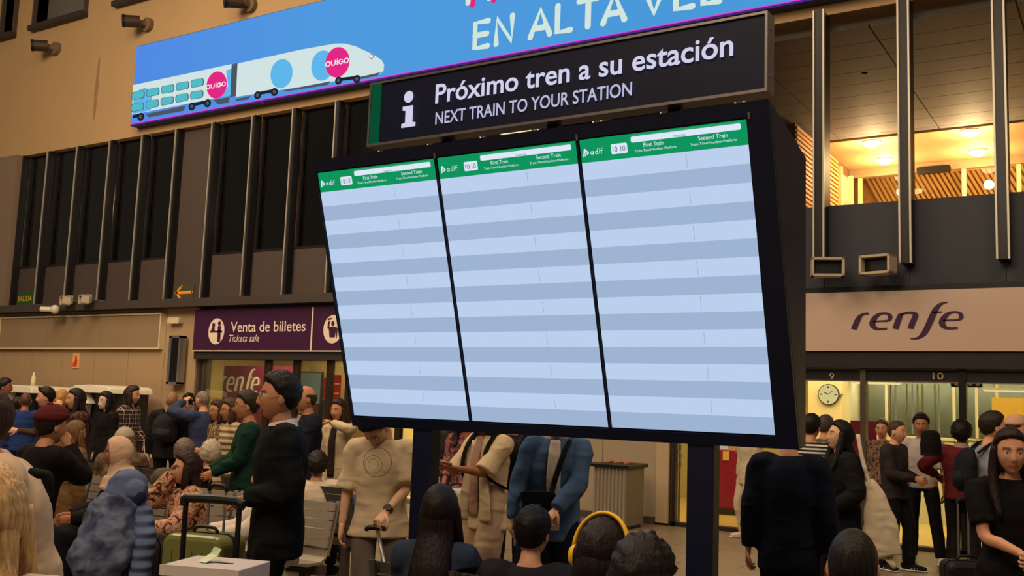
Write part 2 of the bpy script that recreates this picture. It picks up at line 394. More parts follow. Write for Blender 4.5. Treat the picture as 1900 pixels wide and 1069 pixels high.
LOGO = {  # rounded italic word: each letter as strokes, x right, y up, x height 1
 'r': [[(0, 0, .19), (.08, .5, .19), (.16, .82, .15), (.3, .97, .10), (.5, 1.0, .10)]],
 'e': [[(.05, .48, .06), (.3, .50, .07), (.62, .52, .09), (.72, .66, .13), (.66, .9, .12), (.45, 1.0, .09), (.2, .9, .14), (.06, .6, .19), (.04, .3, .19), (.18, .06, .15), (.42, .0, .1), (.66, .03, .09)]],
 'n': [[(0, 0, .19), (.05, .5, .19), (.12, .95, .16)], [(.1, .9, .08), (.35, 1.0, .1), (.6, .98, .13), (.7, .8, .18), (.62, .3, .19), (.6, 0, .19)]],
 'f': [[(-.5, -.62, .03), (-.2, -.58, .1), (0, -.3, .18), (.12, .2, .2), (.22, .8, .2), (.3, 1.2, .18), (.45, 1.5, .12), (.72, 1.62, .03)], [(.2, 1.0, .08), (.55, 1.02, .06)]]}
def operator_logo(parent, mt, p0, width, xh, Y, name='logo'):
    segs = []; x = 0
    for ch, adv in (('r', .72), ('e', 1.05), ('n', 1.2), ('f', .62), ('e', .8)):
        for ln in LOGO[ch]: segs.append([(x+q[0]*1.05+q[1]*.12, q[1], q[2]*1.35) for q in ln])
        x += adv
    s_ = width/x
    def sm(ln):
        out = []
        for i in range(len(ln)-1):
            p0_, p1, p2, p3 = ln[max(i-1, 0)], ln[i], ln[i+1], ln[min(i+2, len(ln)-1)]
            for k in range(5):
                t_ = k/5; out.append(tuple(.5*(2*p1[j]+(p2[j]-p0_[j])*t_+(2*p0_[j]-5*p1[j]+4*p2[j]-p3[j])*t_*t_+(3*p1[j]-p0_[j]-3*p2[j]+p3[j])*t_**3) for j in range(3)))
        out.append(ln[-1]); return out
    return strokes(name, [sm(l) for l in segs], .1, mt, parent, lambda a_, b_: V((p0.x+a_*s_, Y, p0.z+b_*xh)))
operator_logo(t, M_white, onY(408, 725, 15.18), onY(482, 725, 15.18).x-onY(412, 725, 15.18).x, .3, 15.185)
# coloured screens, shelving and counters deeper in the shop
t = thing('lit_screen', 'pale bluish lit screen seen through the glass above black sweater man', 'screen', onY(570, 715, 16.2))
p = onY(570, 715, 16.2); obj('screen_body', MB().box(p.x-.5, p.x+.42, 16.2, 16.26, p.z-.42, p.z+.3), M_black, t); obj('screen_face', MB().box(p.x-.47, p.x+.39, 16.19, 16.2, p.z-.39, p.z+.27), emit((170, 190, 170), .55), t)
obj('screen_stand', MB().box(p.x-.05, p.x+.05, 16.2, 16.26, 0, p.z-.42), M_black, t)
for px, py, w_, h_, Y in ((596, 722, .5, .5, 16.6), (622, 722, .22, .6, 16.0)):
    p = onY(px, py, Y); t = thing('red_display', 'glowing red display stand deep in ticket shop, %s' % ('the wider one behind the navy blazer man' if px < 600 else 'the narrow one above cream jacket woman'), 'display', (p.x, Y, 0))
    obj('lit_face', MB().box(p.x-w_/2, p.x+w_/2, Y, Y+.05, p.z-h_/2, p.z+h_/2), emit((215, 50, 28), .6), t)
    obj('post', MB().box(p.x-.04, p.x+.04, Y, Y+.05, 0, p.z-h_/2), M_black, t)
    for k in range(3): obj('shelf', MB().box(p.x-w_/2, p.x+w_/2, Y-.06, Y, p.z-h_/2+k*h_/3, p.z-h_/2+k*h_/3+.02), M_alu, t)
t = thing('dark_partition', 'brown partition wall inside ticket shop right of lit screen', 'partition', (-12, 16.8, 0)); a = onY(575, 700, 16.8); b = onY(600, 700, 16.8)
obj('board', MB().box(a.x, b.x+1.5, 16.8, 16.9, 0, 2.3), mat((96, 78, 52), .6), t)
t = thing('service_counter', 'dark ticket counter inside left shop behind the crowd', 'counter', (-10.4, 15.6, 0)); obj('counter_body', MB().box(-11.6, -9.3, 15.4, 16, 0, 1.05), M_maroon, t); obj('counter_top', MB().box(-11.65, -9.25, 15.35, 16.05, 1.05, 1.1), M_white, t)
area('shop_light', (-14.5, 15.2, 2.55), (-14.5, 15.2, 0), 3, 520, (1, .88, .55), 2.5); area('shop_light', (-11, 15, 2.55), (-11, 15, 0), 2, 110, (1, .8, .5))

# ---------------- right shop
rx0, rx1 = -5.64, 1.6
M_signpink = mat((190, 165, 150), .25, var=.02, scale=1, bump=0, spec=.5)
t = thing('operator_sign', 'long pale sign with purple operator name over the right shop', 'sign', (-2, 13.1, 2.43))
obj('sign_board', MB().box(rx0, rx1, 13.1, 13.5, 2.43, 3.19), M_signpink, t)
M_logo = mat((58, 22, 58), .4, bump=0)
a = onY(1584, 611, 13.09); b = onY(1782, 611, 13.09); operator_logo(t, M_logo, a, b.x-a.x, onY(1650, 581, 13.09).z-a.z, 13.094)
struct('trim_4', MB().box(rx0, rx1, 13.14, 13.6, 2.22, 2.43), mat((40, 32, 34), .4))
wn = sempty('window_61', (-2, 13.3, 0))
obj('transom', MB().box(rx0, rx1, 13.25, 13.4, 2.06, 2.215), mat((34, 32, 32), .4), wn)
obj('transom_rail', MB().box(rx0, rx1, 13.235, 13.25, 2.2, 2.215).box(rx0, rx1, 13.235, 13.25, 2.045, 2.06), mat((120, 110, 95), .4, .5), wn)
for px, wdt in ((1544, '9'), (1741, '10')):
    a = onY(px-10*len(wdt)/2, 704, 13.23); text(wdt, wn, mat((190, 175, 150), .5), a, UX, UZ, NF, .055*len(wdt)*1.1, .09, thick=.006)
ms = [(-5.6, .05, M_frame), (-4.4, .05, M_frame), (-3.03, .07, mat((96, 86, 78), .35, .6)), (-1.86, .085, mat((40, 38, 36), .3, .4)), (-.55, .06, M_frame), (.8, .06, M_frame)]
for x, q, mm in ms: obj('mullion', MB().box(x-q/2, x+q/2, 13.22, 13.34, 0, 2.215 if q < .08 else 2.23), mm, wn)
for (a, _, _), (b, _, _) in zip(ms[:-1], ms[1:]): obj('pane', MB().box(a+.03, b-.03, 13.3, 13.31, .05, 2.06), M_glass, wn)
obj('sill', MB().box(rx0, rx1, 13.22, 13.38, 0, .05), M_frame, wn)
sr = sempty('interior_right_shop', (-2, 15, 0)); M_shopf = mat((196, 168, 100), .22, var=.06, scale=2, bump=0, spec=.5)  # root of the right shop's interior room
YB = 17.6
obj('room_floor', MB().box(rx0-3, rx1+.5, 13.35, YB, -.05, .0), M_shopf, sr)
obj('room_ceiling', MB().box(rx0-3, rx1+.5, 13.6, YB, 2.75, 2.8), M_white, sr)
obj('room_wall', MB().box(rx0-3, rx1+.5, YB, YB+.1, 0, 2.75), mat((170, 165, 120), .6, var=.08), sr)
obj('room_wall', MB().box(rx0-3.1, rx0-3, 13.6, YB, 0, 2.75).box(rx1+.5, rx1+.6, 13.6, YB, 0, 2.75).box(rx0-3, rx0-.1, 13.61, 13.7, 0, 2.75), M_shopw2, sr)
# pier with clock
a = onY(1505, 730, 16.2); b = onY(1562, 730, 16.2)
t = sempty('trim_7', (a.x, 16.2, 0)); obj('pier', MB().box(a.x-.05, b.x, 16.2, YB, 0, 2.75), M_shopw2, t)
c = onY(1537, 732, 16.15); t = thing('wall_clock', 'round white lit station clock on yellow pier in right shop', 'clock', c)
obj('clock_case', MB().cyl(c+V((0, .06, 0)), c, .165, 32), M_dark, t); obj('clock_face', MB().cyl(c+V((0, 0, 0)), c+V((0, -.008, 0)), .152, 32), emit((250, 245, 190), 1.5), t)
obj('hour_mark', MB().box(c.x-.01, c.x+.01, 16.13, 16.14, c.z+.1, c.z+.13).box(c.x-.01, c.x+.01, 16.13, 16.14, c.z-.13, c.z-.1).box(c.x+.1, c.x+.13, 16.13, 16.14, c.z-.01, c.z+.01).box(c.x-.13, c.x-.1, 16.13, 16.14, c.z-.01, c.z+.01), M_black, t)
obj('clock_hand', MB().prism([V((c.x+.004, 16.13, c.z-.01)), V((c.x-.07, 16.13, c.z+.03)), V((c.x-.066, 16.13, c.z+.04)), V((c.x, 16.13, c.z+.01))], V((0, -.004, 0))), M_black, t)
obj('clock_hand', MB().prism([V((c.x-.006, 16.125, c.z)), V((c.x+.006, 16.125, c.z)), V((c.x+.085, 16.125, c.z+.06)), V((c.x+.08, 16.125, c.z+.065))], V((0, -.004, 0))), M_black, t)
obj('clock_bracket', MB().box(c.x+.16, c.x+.22, 16.15, 16.19, c.z-.015, c.z+.015), M_alu, t)
# counter wall with outline stickers, glazed office above it
a = onY(1596, 860, 16.6); b = onY(1960, 860, 16.6)
t = thing('glazed_counter', 'white ticket counter front with dark outline ovals and glazing above it', 'counter', (a.x, 16.6, 0))
obj('counter_front', MB().box(a.x, b.x, 16.6, 16.66, 0, 1.33), mat((196, 196, 165), .5, var=.03), t)
for px in (1660, 1700, 1755, 1812, 1868):
    for py in (829, 850, 873):
        if (px, py) == (1700, 829): continue
        c = onY(px, py, 16.59); st = MB(); r_ = []
        for q in (1, .78):
            r_.append([V((c.x+.17*q*sx*(1-.0)*1.0, 16.585, c.z+.09*q*sz)) for sx, sz in ((-1, .6), (-1, -.6), (-.8, -1), (.8, -1), (1, -.6), (1, .6), (.8, 1), (-.8, 1))])
        st.add(r_[0]+r_[1], [(i, (i+1) % 8, 8+(i+1) % 8, 8+i) for i in range(8)]); obj('sticker', st, mat((70, 72, 44), .6), t, fix=False)
obj('back_office', MB().box(a.x, b.x, 17.2, 17.3, 1.33, 2.3), mat((140, 148, 138), .7), t)
obj('glazing', MB().box(a.x, b.x, 16.62, 16.63, 1.33, 2.3), M_glass, t)
for px in (1653, 1662, 1683, 1693, 1703, 1712, 1735, 1742):
    q = onY(px, 740, 16.7); obj('blind_strip', MB().box(q.x-.012, q.x+.012, 16.68, 16.7, 1.36, 2.14), emit((225, 232, 225), 1.3) if px in (1662, 1693, 1742) else mat((215, 215, 195), .5), t)
for px in (1645, 1770, 1812, 1850): q = onY(px, 740, 16.6); obj('glazing_post', MB().box(q.x-.02, q.x+.02, 16.58, 16.64, 1.33, 2.3), mat((190, 185, 160), .5), t)
obj('header', MB().box(a.x, b.x, 16.55, 16.7, 2.2, 2.35), mat((190, 175, 120), .5), t)
a = onY(1840, 740, 15.6); t = thing('yellow_panel', 'plain yellow panel at the right edge inside right shop', 'panel', (a.x, 15.6, 0)); obj('panel_board', MB().box(a.x, a.x+1.3, 15.6, 15.66, 0, onY(1860, 738, 15.6).z), mat((220, 180, 80), .6), t)
obj('panel_foot', MB().box(a.x, a.x+1.3, 15.5, 15.76, 0, .05), M_alu, t)
c = onY(1793, 714, 14.2); t = thing('hanging_exit_sign', 'small dark green hanging sign with white pictograms in right shop', 'sign', (c.x, 14.2, c.z))
obj('sign_board', MB().rbox(c.x-.19, c.x+.19, 14.2, 14.23, c.z-.032, c.z+.032, .02), mat((20, 60, 42), .5), t)
for k in range(4): obj('pictogram', MB().box(c.x-.14+k*.085, c.x-.10+k*.085, 14.19, 14.2, c.z-.012, c.z+.014), M_white, t)
obj('hanger', MB().cyl(V((c.x, 14.22, c.z)), V((c.x, 14.22, 2.75)), .008, 6), M_alu, t)
for (px, Y) in ((1625, 15.0), (1875, 15.0)):
    p = onY(px, 712 if px < 1700 else 726, Y); t = thing('ceiling_tube', 'long lit tube lamp under %s of right shop ceiling' % ('the left part' if px < 1700 else 'the right part'), 'lamp', p)
    obj('tube_body', MB().box(p.x-.35, p.x+.35, Y-.05, Y+.05, p.z+.01, p.z+.04), M_white, t); obj('lit_tube', MB().box(p.x-.33, p.x+.33, Y-.03, Y+.03, p.z-.01, p.z+.01), emit((255, 240, 190), 2), t)
    obj('hanger', MB().cyl(V((p.x-.2, Y, p.z+.04)), V((p.x-.2, Y, 2.75)), .006, 6).cyl(V((p.x+.2, Y, p.z+.04)), V((p.x+.2, Y, 2.75)), .006, 6), M_alu, t)
# maroon furniture in the right shop
a = onY(1578, 800, 14.6); b = onY(1626, 800, 14.6)
t = thing('queue_screen', 'tall maroon screen panel beside the mullion in right shop', 'panel', (a.x, 14.6, 0)); obj('panel_board', MB().box(a.x, b.x, 14.6, 14.64, .05, onY(1600, 781, 14.6).z), mat((125, 25, 72), .5), t); obj('panel_foot', MB().box(a.x, b.x, 14.5, 14.74, 0, .05), M_alu, t)
a = onY(1330, 900, 15.3); b = onY(1376, 900, 15.3)
t = thing('maroon_totem', 'maroon ticket totem with pale notice seen right of right board leg', 'totem', (a.x, 15.3, 0)); zt = onY(1350, 836, 15.3).z
obj('totem_body', MB().rbox(a.x-.2, b.x, 15.3, 15.55, 0.1, zt, .04), mat((140, 25, 72), .45), t); obj('totem_base', MB().box(a.x-.22, b.x+.02, 15.28, 15.58, 0, .1), M_dark, t)
q = onY(1347, 846, 15.29); obj('notice', MB().box(q.x-.05, q.x+.05, 15.285, 15.3, q.z-.07, q.z+.07), mat((225, 200, 120), .6), t)
q = onY(1341, 831, 15.29); obj('lit_screen', MB().box(q.x-.08, q.x+.08, 15.28, 15.3, q.z-.02, q.z+.03), emit((240, 245, 255), 1), t)
for px, py in ((1262, 828), (1262, 843), (1262, 858), (1310, 832)):     # outline stickers on the pane left of the leg
    pass
st = MB()
for px, py in ((1255, 830), (1255, 846), (1255, 861)):
    c = onY(px, py, 13.29); R1 = [[V((c.x+.08*q*sx, 13.288, c.z+.055*q*sz)) for sx, sz in ((-1, .6), (-1, -.6), (-.8, -1), (.8, -1), (1, -.6), (1, .6), (.8, 1), (-.8, 1))] for q in (1, .8)]
    st.add(R1[0]+R1[1], [(i, (i+1) % 8, 8+(i+1) % 8, 8+i) for i in range(8)])
for px, py in ((1372, 836), (1388, 837), (1403, 837), (1380, 848)):
    c = onY(px, py, 13.29); R1 = [[V((c.x+.055*q*sx, 13.288, c.z+.04*q*sz)) for sx, sz in ((-1, .6), (-1, -.6), (-.8, -1), (.8, -1), (1, -.6), (1, .6), (.8, 1), (-.8, 1))] for q in (1, .8)]
    st.add(R1[0]+R1[1], [(i, (i+1) % 8, 8+(i+1) % 8, 8+i) for i in range(8)])
obj('window_stickers', st, mat((120, 118, 90), .6), wn, fix=False)
area('shop_light', (-3.5, 15.3, 2.7), (-3.5, 15.3, 0), 3, 250, (1, .90, .62), 2.5); area('shop_light', (0, 15.3, 2.7), (0, 15.3, 0), 2.5, 180, (1, .90, .62)); area('shop_light', (-2.2, 16.9, 2.25), (-2.2, 17.3, 1.5), 3.4, 60, (.85, .95, 1), .3); area('shop_light', (-6.5, 15.3, 2.7), (-6.5, 15.3, 0), 2, 110, (1, .8, .5))  # the bluish one behind the glazing is an added fill for the back office

# ---------------- upper right gallery
pr = sempty('wall_parapet', (-3, 13.2, 3.2))
xs = [f for f in fin_x if f > -8.6]+[1.84]
for a, b in zip(xs[:-1], xs[1:]):
    obj('parapet_panel', MB().box(a+FW/2+.004, b+FW/2-.004, 13.25, 13.4, 3.26, 4.37), mat((46, 48, 58), .5, var=.06, bump=.02), pr)
obj('parapet_foot', MB().box(-5.66, 1.9, 13.18, 13.4, 3.19, 3.27), M_black, pr)
gl = sempty('ceiling_gallery', (-3, 17, 6.9))
M_gc = mat((122, 116, 116), .7, var=.05, scale=1, bump=.01)
yy = 13.6
while yy < 19.1:
    for xa, xb in ((-8.2, -6.5), (-6.48, -4.82), (-4.8, -3.02), (-3.0, -1.22), (-1.2, .58), (.6, 2.4)):
        obj('ceiling_panel', MB().box(xa, xb, yy, yy+.585, 6.9, 6.94), M_gc, gl)
    yy += .6
obj('ceiling_slab', MB().box(-8.2, 2.5, 13.6, 22.6, 6.94, 7.1), mat((150, 145, 130), .7), gl)
obj('ceiling_soffit', MB().box(-8.2, 2.5, 19.2, 22.6, 6.86, 6.94), mat((196, 160, 112), .7, var=.03), gl)
struct('floor_gallery', MB().box(-8.2, 2.5, 13.4, 26, 3.9, 4.0), M_dark)
wg = sempty('wall_gallery', (-3, 22.4, 4))
M_slat = mat((206, 150, 88), .6, var=.1, bump=.03); M_slatb = mat((120, 84, 52), .7)
obj('side_wall', MB().box(-5.35, -5.2, 17.6, 21.7, 4, 6.86), M_slatb, wg)
for k in range(30): obj('slat', MB().box(-5.2, -5.16, 17.6, 20.5, 4.2+k*.088, 4.255+k*.088), M_slat, wg)
obj('side_door', MB().box(-5.2, -5.14, 20.6, 21.4, 4, 6.6), mat((170, 160, 130), .3), wg); obj('side_door_frame', MB().box(-5.2, -5.1, 20.5, 20.6, 4, 6.7).box(-5.2, -5.1, 21.4, 21.5, 4, 6.7), mat((230, 205, 150), .5), wg)
obj('beam', MB().box(-5.3, 2.5, 21.6, 21.8, 6.69, 6.86), mat((150, 125, 92), .6), wg)
obj('back_lining', MB().box(-5.3, 2.5, 22.35, 22.4, 4, 6.86), mat((205, 160, 110), .7), wg)
area('gallery_slat_fill', (-1.3, 21.95, 4.6), (-1.3, 22.25, 6.6), 6, 520, (1, .72, .38), .3)  # added fill without a fixture, brightens the slats behind the glazing
k = 0; x = -5.0
while x < 2.6:
    pts = [V((x, 22.1, 6.8)), V((x+.06, 22.1, 6.8)), V((x+.06+1.2, 22.1, 4.4)), V((x+1.2, 22.1, 4.4))]
    obj('slat', MB().prism(pts, V((0, .06, 0))), mat((224, 190, 140), .6, var=.05), wg); x += .1
for x in (-5.0, -2.95, -1.95, -.55, .9): obj('glazing_post', MB().box(x-.04, x+.04, 21.65, 21.75, 4, 6.69), mat((225, 200, 140), .4), wg)
obj('glazing', MB().box(-5.2, 2.5, 21.7, 21.71, 4, 6.69), M_glass, wg)
obj('gallery_end', MB().box(2.5, 2.6, 13.6, 23, 4, 7.1).box(-8.3, -8.2, 13.6, 23, 4, 7.1).box(-8.2, -5.45, 17.6, 17.7, 4, 6.9), M_gc, wg)
lb = ['left rear downlight in the gallery ceiling', 'left front downlight in the gallery ceiling', 'right rear downlight in the gallery ceiling', 'right front downlight in the gallery ceiling']
for i, (px, py) in enumerate(((1642, 296), (1617, 264), (1815, 280), (1800, 243))):
    d = ray(px, py); p = EYE+d*((6.85-1.6)/d.z)
    t = thing('downlight', 'glowing warm '+lb[i], 'ceiling light', p, 'gallery downlights')
    obj('lamp_glass', MB().ball(p, (.15, .15, .11), 14), emit((255, 225, 160), 25), t, smooth=True); obj('ring', MB().cyl(p+V((0, 0, .012)), p+V((0, 0, -.01)), .17, 20), mat((200, 180, 140), .4), t)
    l = bpy.data.lights.new('downlight_glow', 'POINT'); l.energy = 85; l.color = (1, .68, .32); l.shadow_soft_size = .1
    lo = bpy.data.objects.new('downlight_glow', l); COL.objects.link(lo); lo.parent = t; lo.location = (0, 0, -.35)
p = onY(1734, 314, 21.5); tag(obj('door_closer', MB().rbox(p.x-.35, p.x+.3, 21.5, 21.6, p.z-.07, p.z+.07, .04), M_black), 'black elongated box on the beam of the gallery back wall', 'fitting')
p = onY(1604, 100, 15.5); t = thing('hanging_projector', 'dark device hanging on a rod from gallery ceiling between first two fins', 'projector', (p.x, 15.5, p.z))
obj('rod', MB().cyl(V((p.x, 15.5, p.z)), V((p.x, 15.5, 6.9)), .05, 10), mat((58, 54, 54), .5), t); obj('device_body', MB().rbox(p.x-.1, p.x+.1, 15.4, 15.6, p.z-.16, p.z+.1, .03), mat((70, 62, 60), .6), t)

# ================================================================ ADVERTISING BANNER
YN = 12.95
def BN(px, py, k=0): p = onY(px, py, YN); return V((p.x, YN-.004-.004*k, p.z))
t = thing('advertising_banner', 'long lit blue advertising banner with train drawing and white slogan', 'banner', (-10, YN, 7.1))
bl = onY(242, 233, YN); tl = onY(250, 88, YN)
mm = bpy.data.materials.new('surface_banner'); mm.use_nodes = True; nt = mm.node_tree; nt.nodes.remove(nt.nodes['Principled BSDF'])
em = nd(nt, 'ShaderNodeEmission'); tc = nd(nt, 'ShaderNodeTexCoord'); sp = nd(nt, 'ShaderNodeSeparateXYZ'); mr = nd(nt, 'ShaderNodeMapRange')
nt.links.new(tc.outputs['Object'], sp.inputs[0]); nt.links.new(sp.outputs[0], mr.inputs[0]); mr.inputs[1].default_value = -8; mr.inputs[2].default_value = 4
r = ramp(nt, [(0, lin(84, 140, 232)), (.5, lin(82, 158, 228)), (1, lin(76, 156, 222))], 'LINEAR'); nt.links.new(mr.outputs[0], r.inputs[0]); nt.links.new(r.outputs[0], em.inputs[0]); em.inputs[1].default_value = .95
nt.links.new(em.outputs[0], nt.nodes['Material Output'].inputs[0])
zb = (bl.z+onY(735, 143, YN).z)/2; zt_ = tl.z
obj('banner_face', MB().box(bl.x, -1.2, YN, YN+.02, zb+.022, zt_), mm, t)
obj('banner_case', MB().box(bl.x-.02, -1.18, YN+.02, 13.2, zb, zt_+.02), mat((50, 60, 90), .5), t)
obj('rail_line', MB().box(bl.x, -1.2, YN-.01, YN+.02, zb+.022, zb+.04), emit((225, 70, 215), .9), t)
obj('lower_strip', MB().box(bl.x, -1.2, YN-.005, YN+.02, zb, zb+.022), emit((95, 50, 165), .6), t)
Wh = emit((214, 232, 232), .95); Cy = emit((96, 186, 240), .95); Pk = emit((232, 40, 135), .95); Gy = emit((100, 108, 122), .6); Dk = emit((45, 48, 66), .5); Te = emit((88, 200, 212), .85); Tw = emit((245, 245, 250), 1.0)
poly('carriage', [BN(*a) for a in ((247, 158), (430, 119), (428, 177), (245, 213))], Wh, t)
poly('livery_patch', [BN(a, b, 1) for a, b in ((249, 182), (258, 167), (270, 163), (280, 169), (282, 180), (281, 205), (246, 212))], Cy, t)
poly('livery_patch', [BN(a, b, 1) for a, b in ((420, 131), (430, 128), (428, 177), (408, 181), (424, 160))], Cy, t)
poly('coupling', [BN(*a) for a in ((430, 120), (441, 117), (438, 178), (427, 181))], Gy, t)
loc = [(441, 118), (560, 92), (622, 81), (640, 81), (660, 86), (692, 101), (708, 111), (713, 120), (712, 131), (706, 137), (640, 148), (560, 161), (438, 180)]
poly('power_car', [BN(*a) for a in loc], Wh, t)
def ell(cx, cy, rx, ry, k, m_, nm): poly(nm, [BN(cx+rx*math.cos(i*math.pi/18), cy+ry*math.sin(i*math.pi/18)*1.0-rx*math.cos(i*math.pi/18)*.14, k) for i in range(36)], m_, t)
ell(523, 137, 20.5, 27, 1, Cy, 'livery_circle'); ell(599, 122, 21, 28, 1, Cy, 'livery_circle'); ell(627, 116, 22.5, 28, 2, Pk, 'logo_circle'); ell(403, 158, 19, 25, 2, Pk, 'logo_circle')
ell(690, 105, 4, 4, 1, Gy, 'headlamp_ring'); ell(690, 105, 3, 3, 2, Tw, 'headlamp')
for k in range(5):
    for j in range(2):
        cx = 257+k*27.5 + (0 if j == 0 else -1); cy = 177+22*j-k*5.7; hw = 11; hh = 6.5
        for q, mt_, kk in ((1.12, Gy, 2), (1, Te, 3)): poly('train_window' if kk == 3 else 'window_rim', [BN(cx+hw*q*a, cy+hh*q*b-hw*a*.2, kk) for a, b in ((-1, -.5), (-.8, -1), (.8, -1), (1, -.5), (1, .5), (.8, 1), (-.8, 1), (-1, .5))], mt_, t)
for pts in (((271, 212), (346, 196), (341, 206), (277, 218)), ((396, 186), (427, 180), (425, 191), (405, 194)), ((438, 184), (466, 178), (461, 185), (438, 188)), ((526, 168), (614, 151), (608, 158), (530, 170)), ((655, 146), (708, 134), (700, 141), (660, 149))):
    poly('skirt', [BN(a, b, 1) for a, b in pts], Gy, t)
for a, b in ((262, 217), (357, 198), (386, 192), (479, 177), (510, 171), (629, 150), (663, 147)):
    ell(a, b, 6.5, 7.5, 2, Dk, 'wheel'); ell(a, b, 3, 3.5, 3, Gy, 'wheel_hub')
for a, b, c_, d_ in ((247, 216, 262, 212), (357, 194, 386, 188), (479, 173, 510, 167), (629, 147, 663, 143)): poly('bogie', [BN(a, b-2, 1), BN(c_, d_-2, 1), BN(c_, d_+4, 1), BN(a, b+4, 1)], Dk, t)
def OUI(cx, cy, s):
    def fn(a, b): return BN(cx+a*s, cy-b*s-a*s*.2, 4)
    L = [arc(-1.55, 0, .32, .36, 0, 360, 20), [(-1.0, .36), (-1.0, -.05)]+arc(-.7, -.08, .3, .28, 180, 360, 10)+[(-.4, .36)], [(-.08, .3), (-.08, -.36)],
         [(.75, .26)]+arc(.5, 0, .33, .36, 50, 360, 18)+[(.55, 0)], arc(1.35, 0, .33, .36, 0, 360, 20), [(-.08, .52), (-.07, .53)]]
    strokes('logo_lettering', L, .15, Tw, t, fn)
OUI(628, 116, 11.8); OUI(403, 159, 10)
SLET = {'E': [[(.6, 1), (0, 1), (0, 0), (.6, 0)], [(0, .5), (.55, .5)]], 'N': [[(0, 0), (0, 1), (.7, 0), (.7, 1)]], 'A': [[(0, 0), (.42, 1), (.84, 0)], [(.16, .3), (.68, .3)]], 'L': [[(0, 1), (0, 0), (.55, 0)]],
        'T': [[(0, 1), (.76, 1)], [(.38, 1), (.38, 0)]], 'V': [[(0, 1), (.4, 0), (.8, 1)]], 'P': [[(0, 0), (0, 1), (.3, 1)]+arc(.3, .75, .28, .25, 90, -90, 8)+[(0, .5)]], 'R': [[(0, 0), (0, 1), (.3, 1)]+arc(.3, .75, .28, .25, 90, -90, 8)+[(0, .5)], [(.3, .5), (.6, 0)]]}
Yl = emit((214, 234, 226), .95)
b0 = onY(881, 90, YN); b1 = onY(1336, 3, YN); capz = onY(881, 90-46, YN).z-b0.z
x = 0; seg = []; pos = {}
for ch, gap in (('E', .95), ('N', 1.45), ('A', 1.1), ('L', .85), ('T', .95), ('A', 1.5), ('V', 1.15), ('E', .95), ('L', .8)):
    seg.append([[(x+a*.95, b) for a, b in ln] for ln in SLET[ch]])
    x += gap
sx_ = (b1.x-b0.x)/(x-.25)
for sg in seg: strokes('slogan_letter', sg, .23, Yl, t, lambda a, b: V((b0.x+a*sx_, YN-.01, b0.z+b*capz)))
seg = []; x = 0
for ch, gap in (('P', .95), ('R', .95)):
    seg.append([[(x+a*.95, b) for a, b in ln] for ln in SLET[ch]])
    x += gap
c0 = onY(869, 6, YN)
for sg in seg:
  strokes('slogan_shadow', sg, .23, Pk, t, lambda a, b: V((c0.x+.09+a*sx_, YN-.008, c0.z-.05+b*capz))); strokes('slogan_letter', sg, .23, Yl, t, lambda a, b: V((c0.x+a*sx_, YN-.012, c0.z+b*capz)))

# ================================================================ WALL FITTINGS
for i, (px, py, lbx) in enumerate(((80, 85, 'dark cylindrical spotlight on beige wall, the lower left one'), (250, 40, 'dark cylindrical spotlight on beige wall above left end of banner'), (440, 3, 'dark cylindrical spotlight at top edge above the blue banner'))):
    p = onY(px, py, 12.9); t = thing('wall_spotlight', lbx, 'spotlight', p); d_ = V((-.55, -.8, -.12)).normalized()
    obj('lamp_barrel', MB().cyl(p-d_*.1, p+d_*.22, .13, 18), mat((70, 56, 44), .4, .5), t, smooth=False); obj('lamp_mouth', MB().cyl(p+d_*.2, p+d_*.25, .14, 18, .14).cyl(p+d_*.221, p+d_*.255, .11, 18), M_black, t)
    obj('mount_plate', MB().cyl(V((p.x+.1, 13.2, p.z)), V((p.x+.1, 13.1, p.z)), .15, 18).cyl(V((p.x+.1, 13.15, p.z)), p-d_*.05, .06, 10), mat((110, 90, 70), .5), t)
def flood(px, py, Y, lbx, yaw, s=1.0):
    p = onY(px, py, Y); t = thing('floodlight', lbx, 'floodlight', (p.x, 13.2, p.z)); R_ = Matrix.Rotation(yaw, 3, 'Z'); T = lambda a, b, c: p+R_ @ V((a*s, b*s, c*s))
    m1 = MB()
    for q in ((-.2, -.17, -.12, .12), (.17, .2, -.12, .12), (-.2, .2, .09, .12), (-.2, .2, -.12, -.09)):
        m1.prism([T(q[0], -.12, q[2]), T(q[1], -.12, q[2]), T(q[1], -.12, q[3]), T(q[0], -.12, q[3])], R_ @ V((0, .2*s, 0)))
    obj('lamp_hood', m1, mat((176, 160, 138), .5), t)
    obj('lamp_lens', MB().prism([T(-.17, -.02, -.09), T(.17, -.02, -.09), T(.17, -.02, .09), T(-.17, -.02, .09)], R_ @ V((0, .03*s, 0))), M_black, t)
    obj('lamp_body', MB().prism([T(-.14, .03, -.08), T(.14, .03, -.08), T(.12, .03, .14), T(-.12, .03, .14)], R_ @ V((0, .12*s, 0))), mat((150, 136, 116), .5), t)
    obj('bracket', MB().cyl(T(0, .1, 0), V((p.x, 13.22, p.z)), .03, 8), M_alu, t)
flood(1535, 497, 12.8, 'boxy pale floodlight below first right fin, nearest to the board', .35); flood(1630, 492, 12.8, 'boxy pale floodlight on dark parapet, the right one of the pair', -.25)
flood(122, 558, 12.75, 'small pale floodlight over left ledge, left one of the pair', -.4, .8); flood(157, 556, 12.75, 'small pale floodlight over left ledge, right one of the pair', -.4, .8)
p = onY(93, 574, 12.75); t = thing('security_camera', 'small white camera hanging under left ledge near the floodlights', 'security camera', p)
obj('camera_body', MB().cyl(p+V((-.18, -.1, .0)), p+V((.05, .05, 0)), .055, 12), mat((210, 200, 180), .5), t); obj('camera_dome', MB().ball(p+V((.1, .05, 0)), .1, 12), mat((200, 190, 170), .4), t, smooth=True); obj('bracket', MB().box(p.x+.07, p.x+.12, p.y+.05, 13.0, p.z+.02, p.z+.06), M_alu, t)
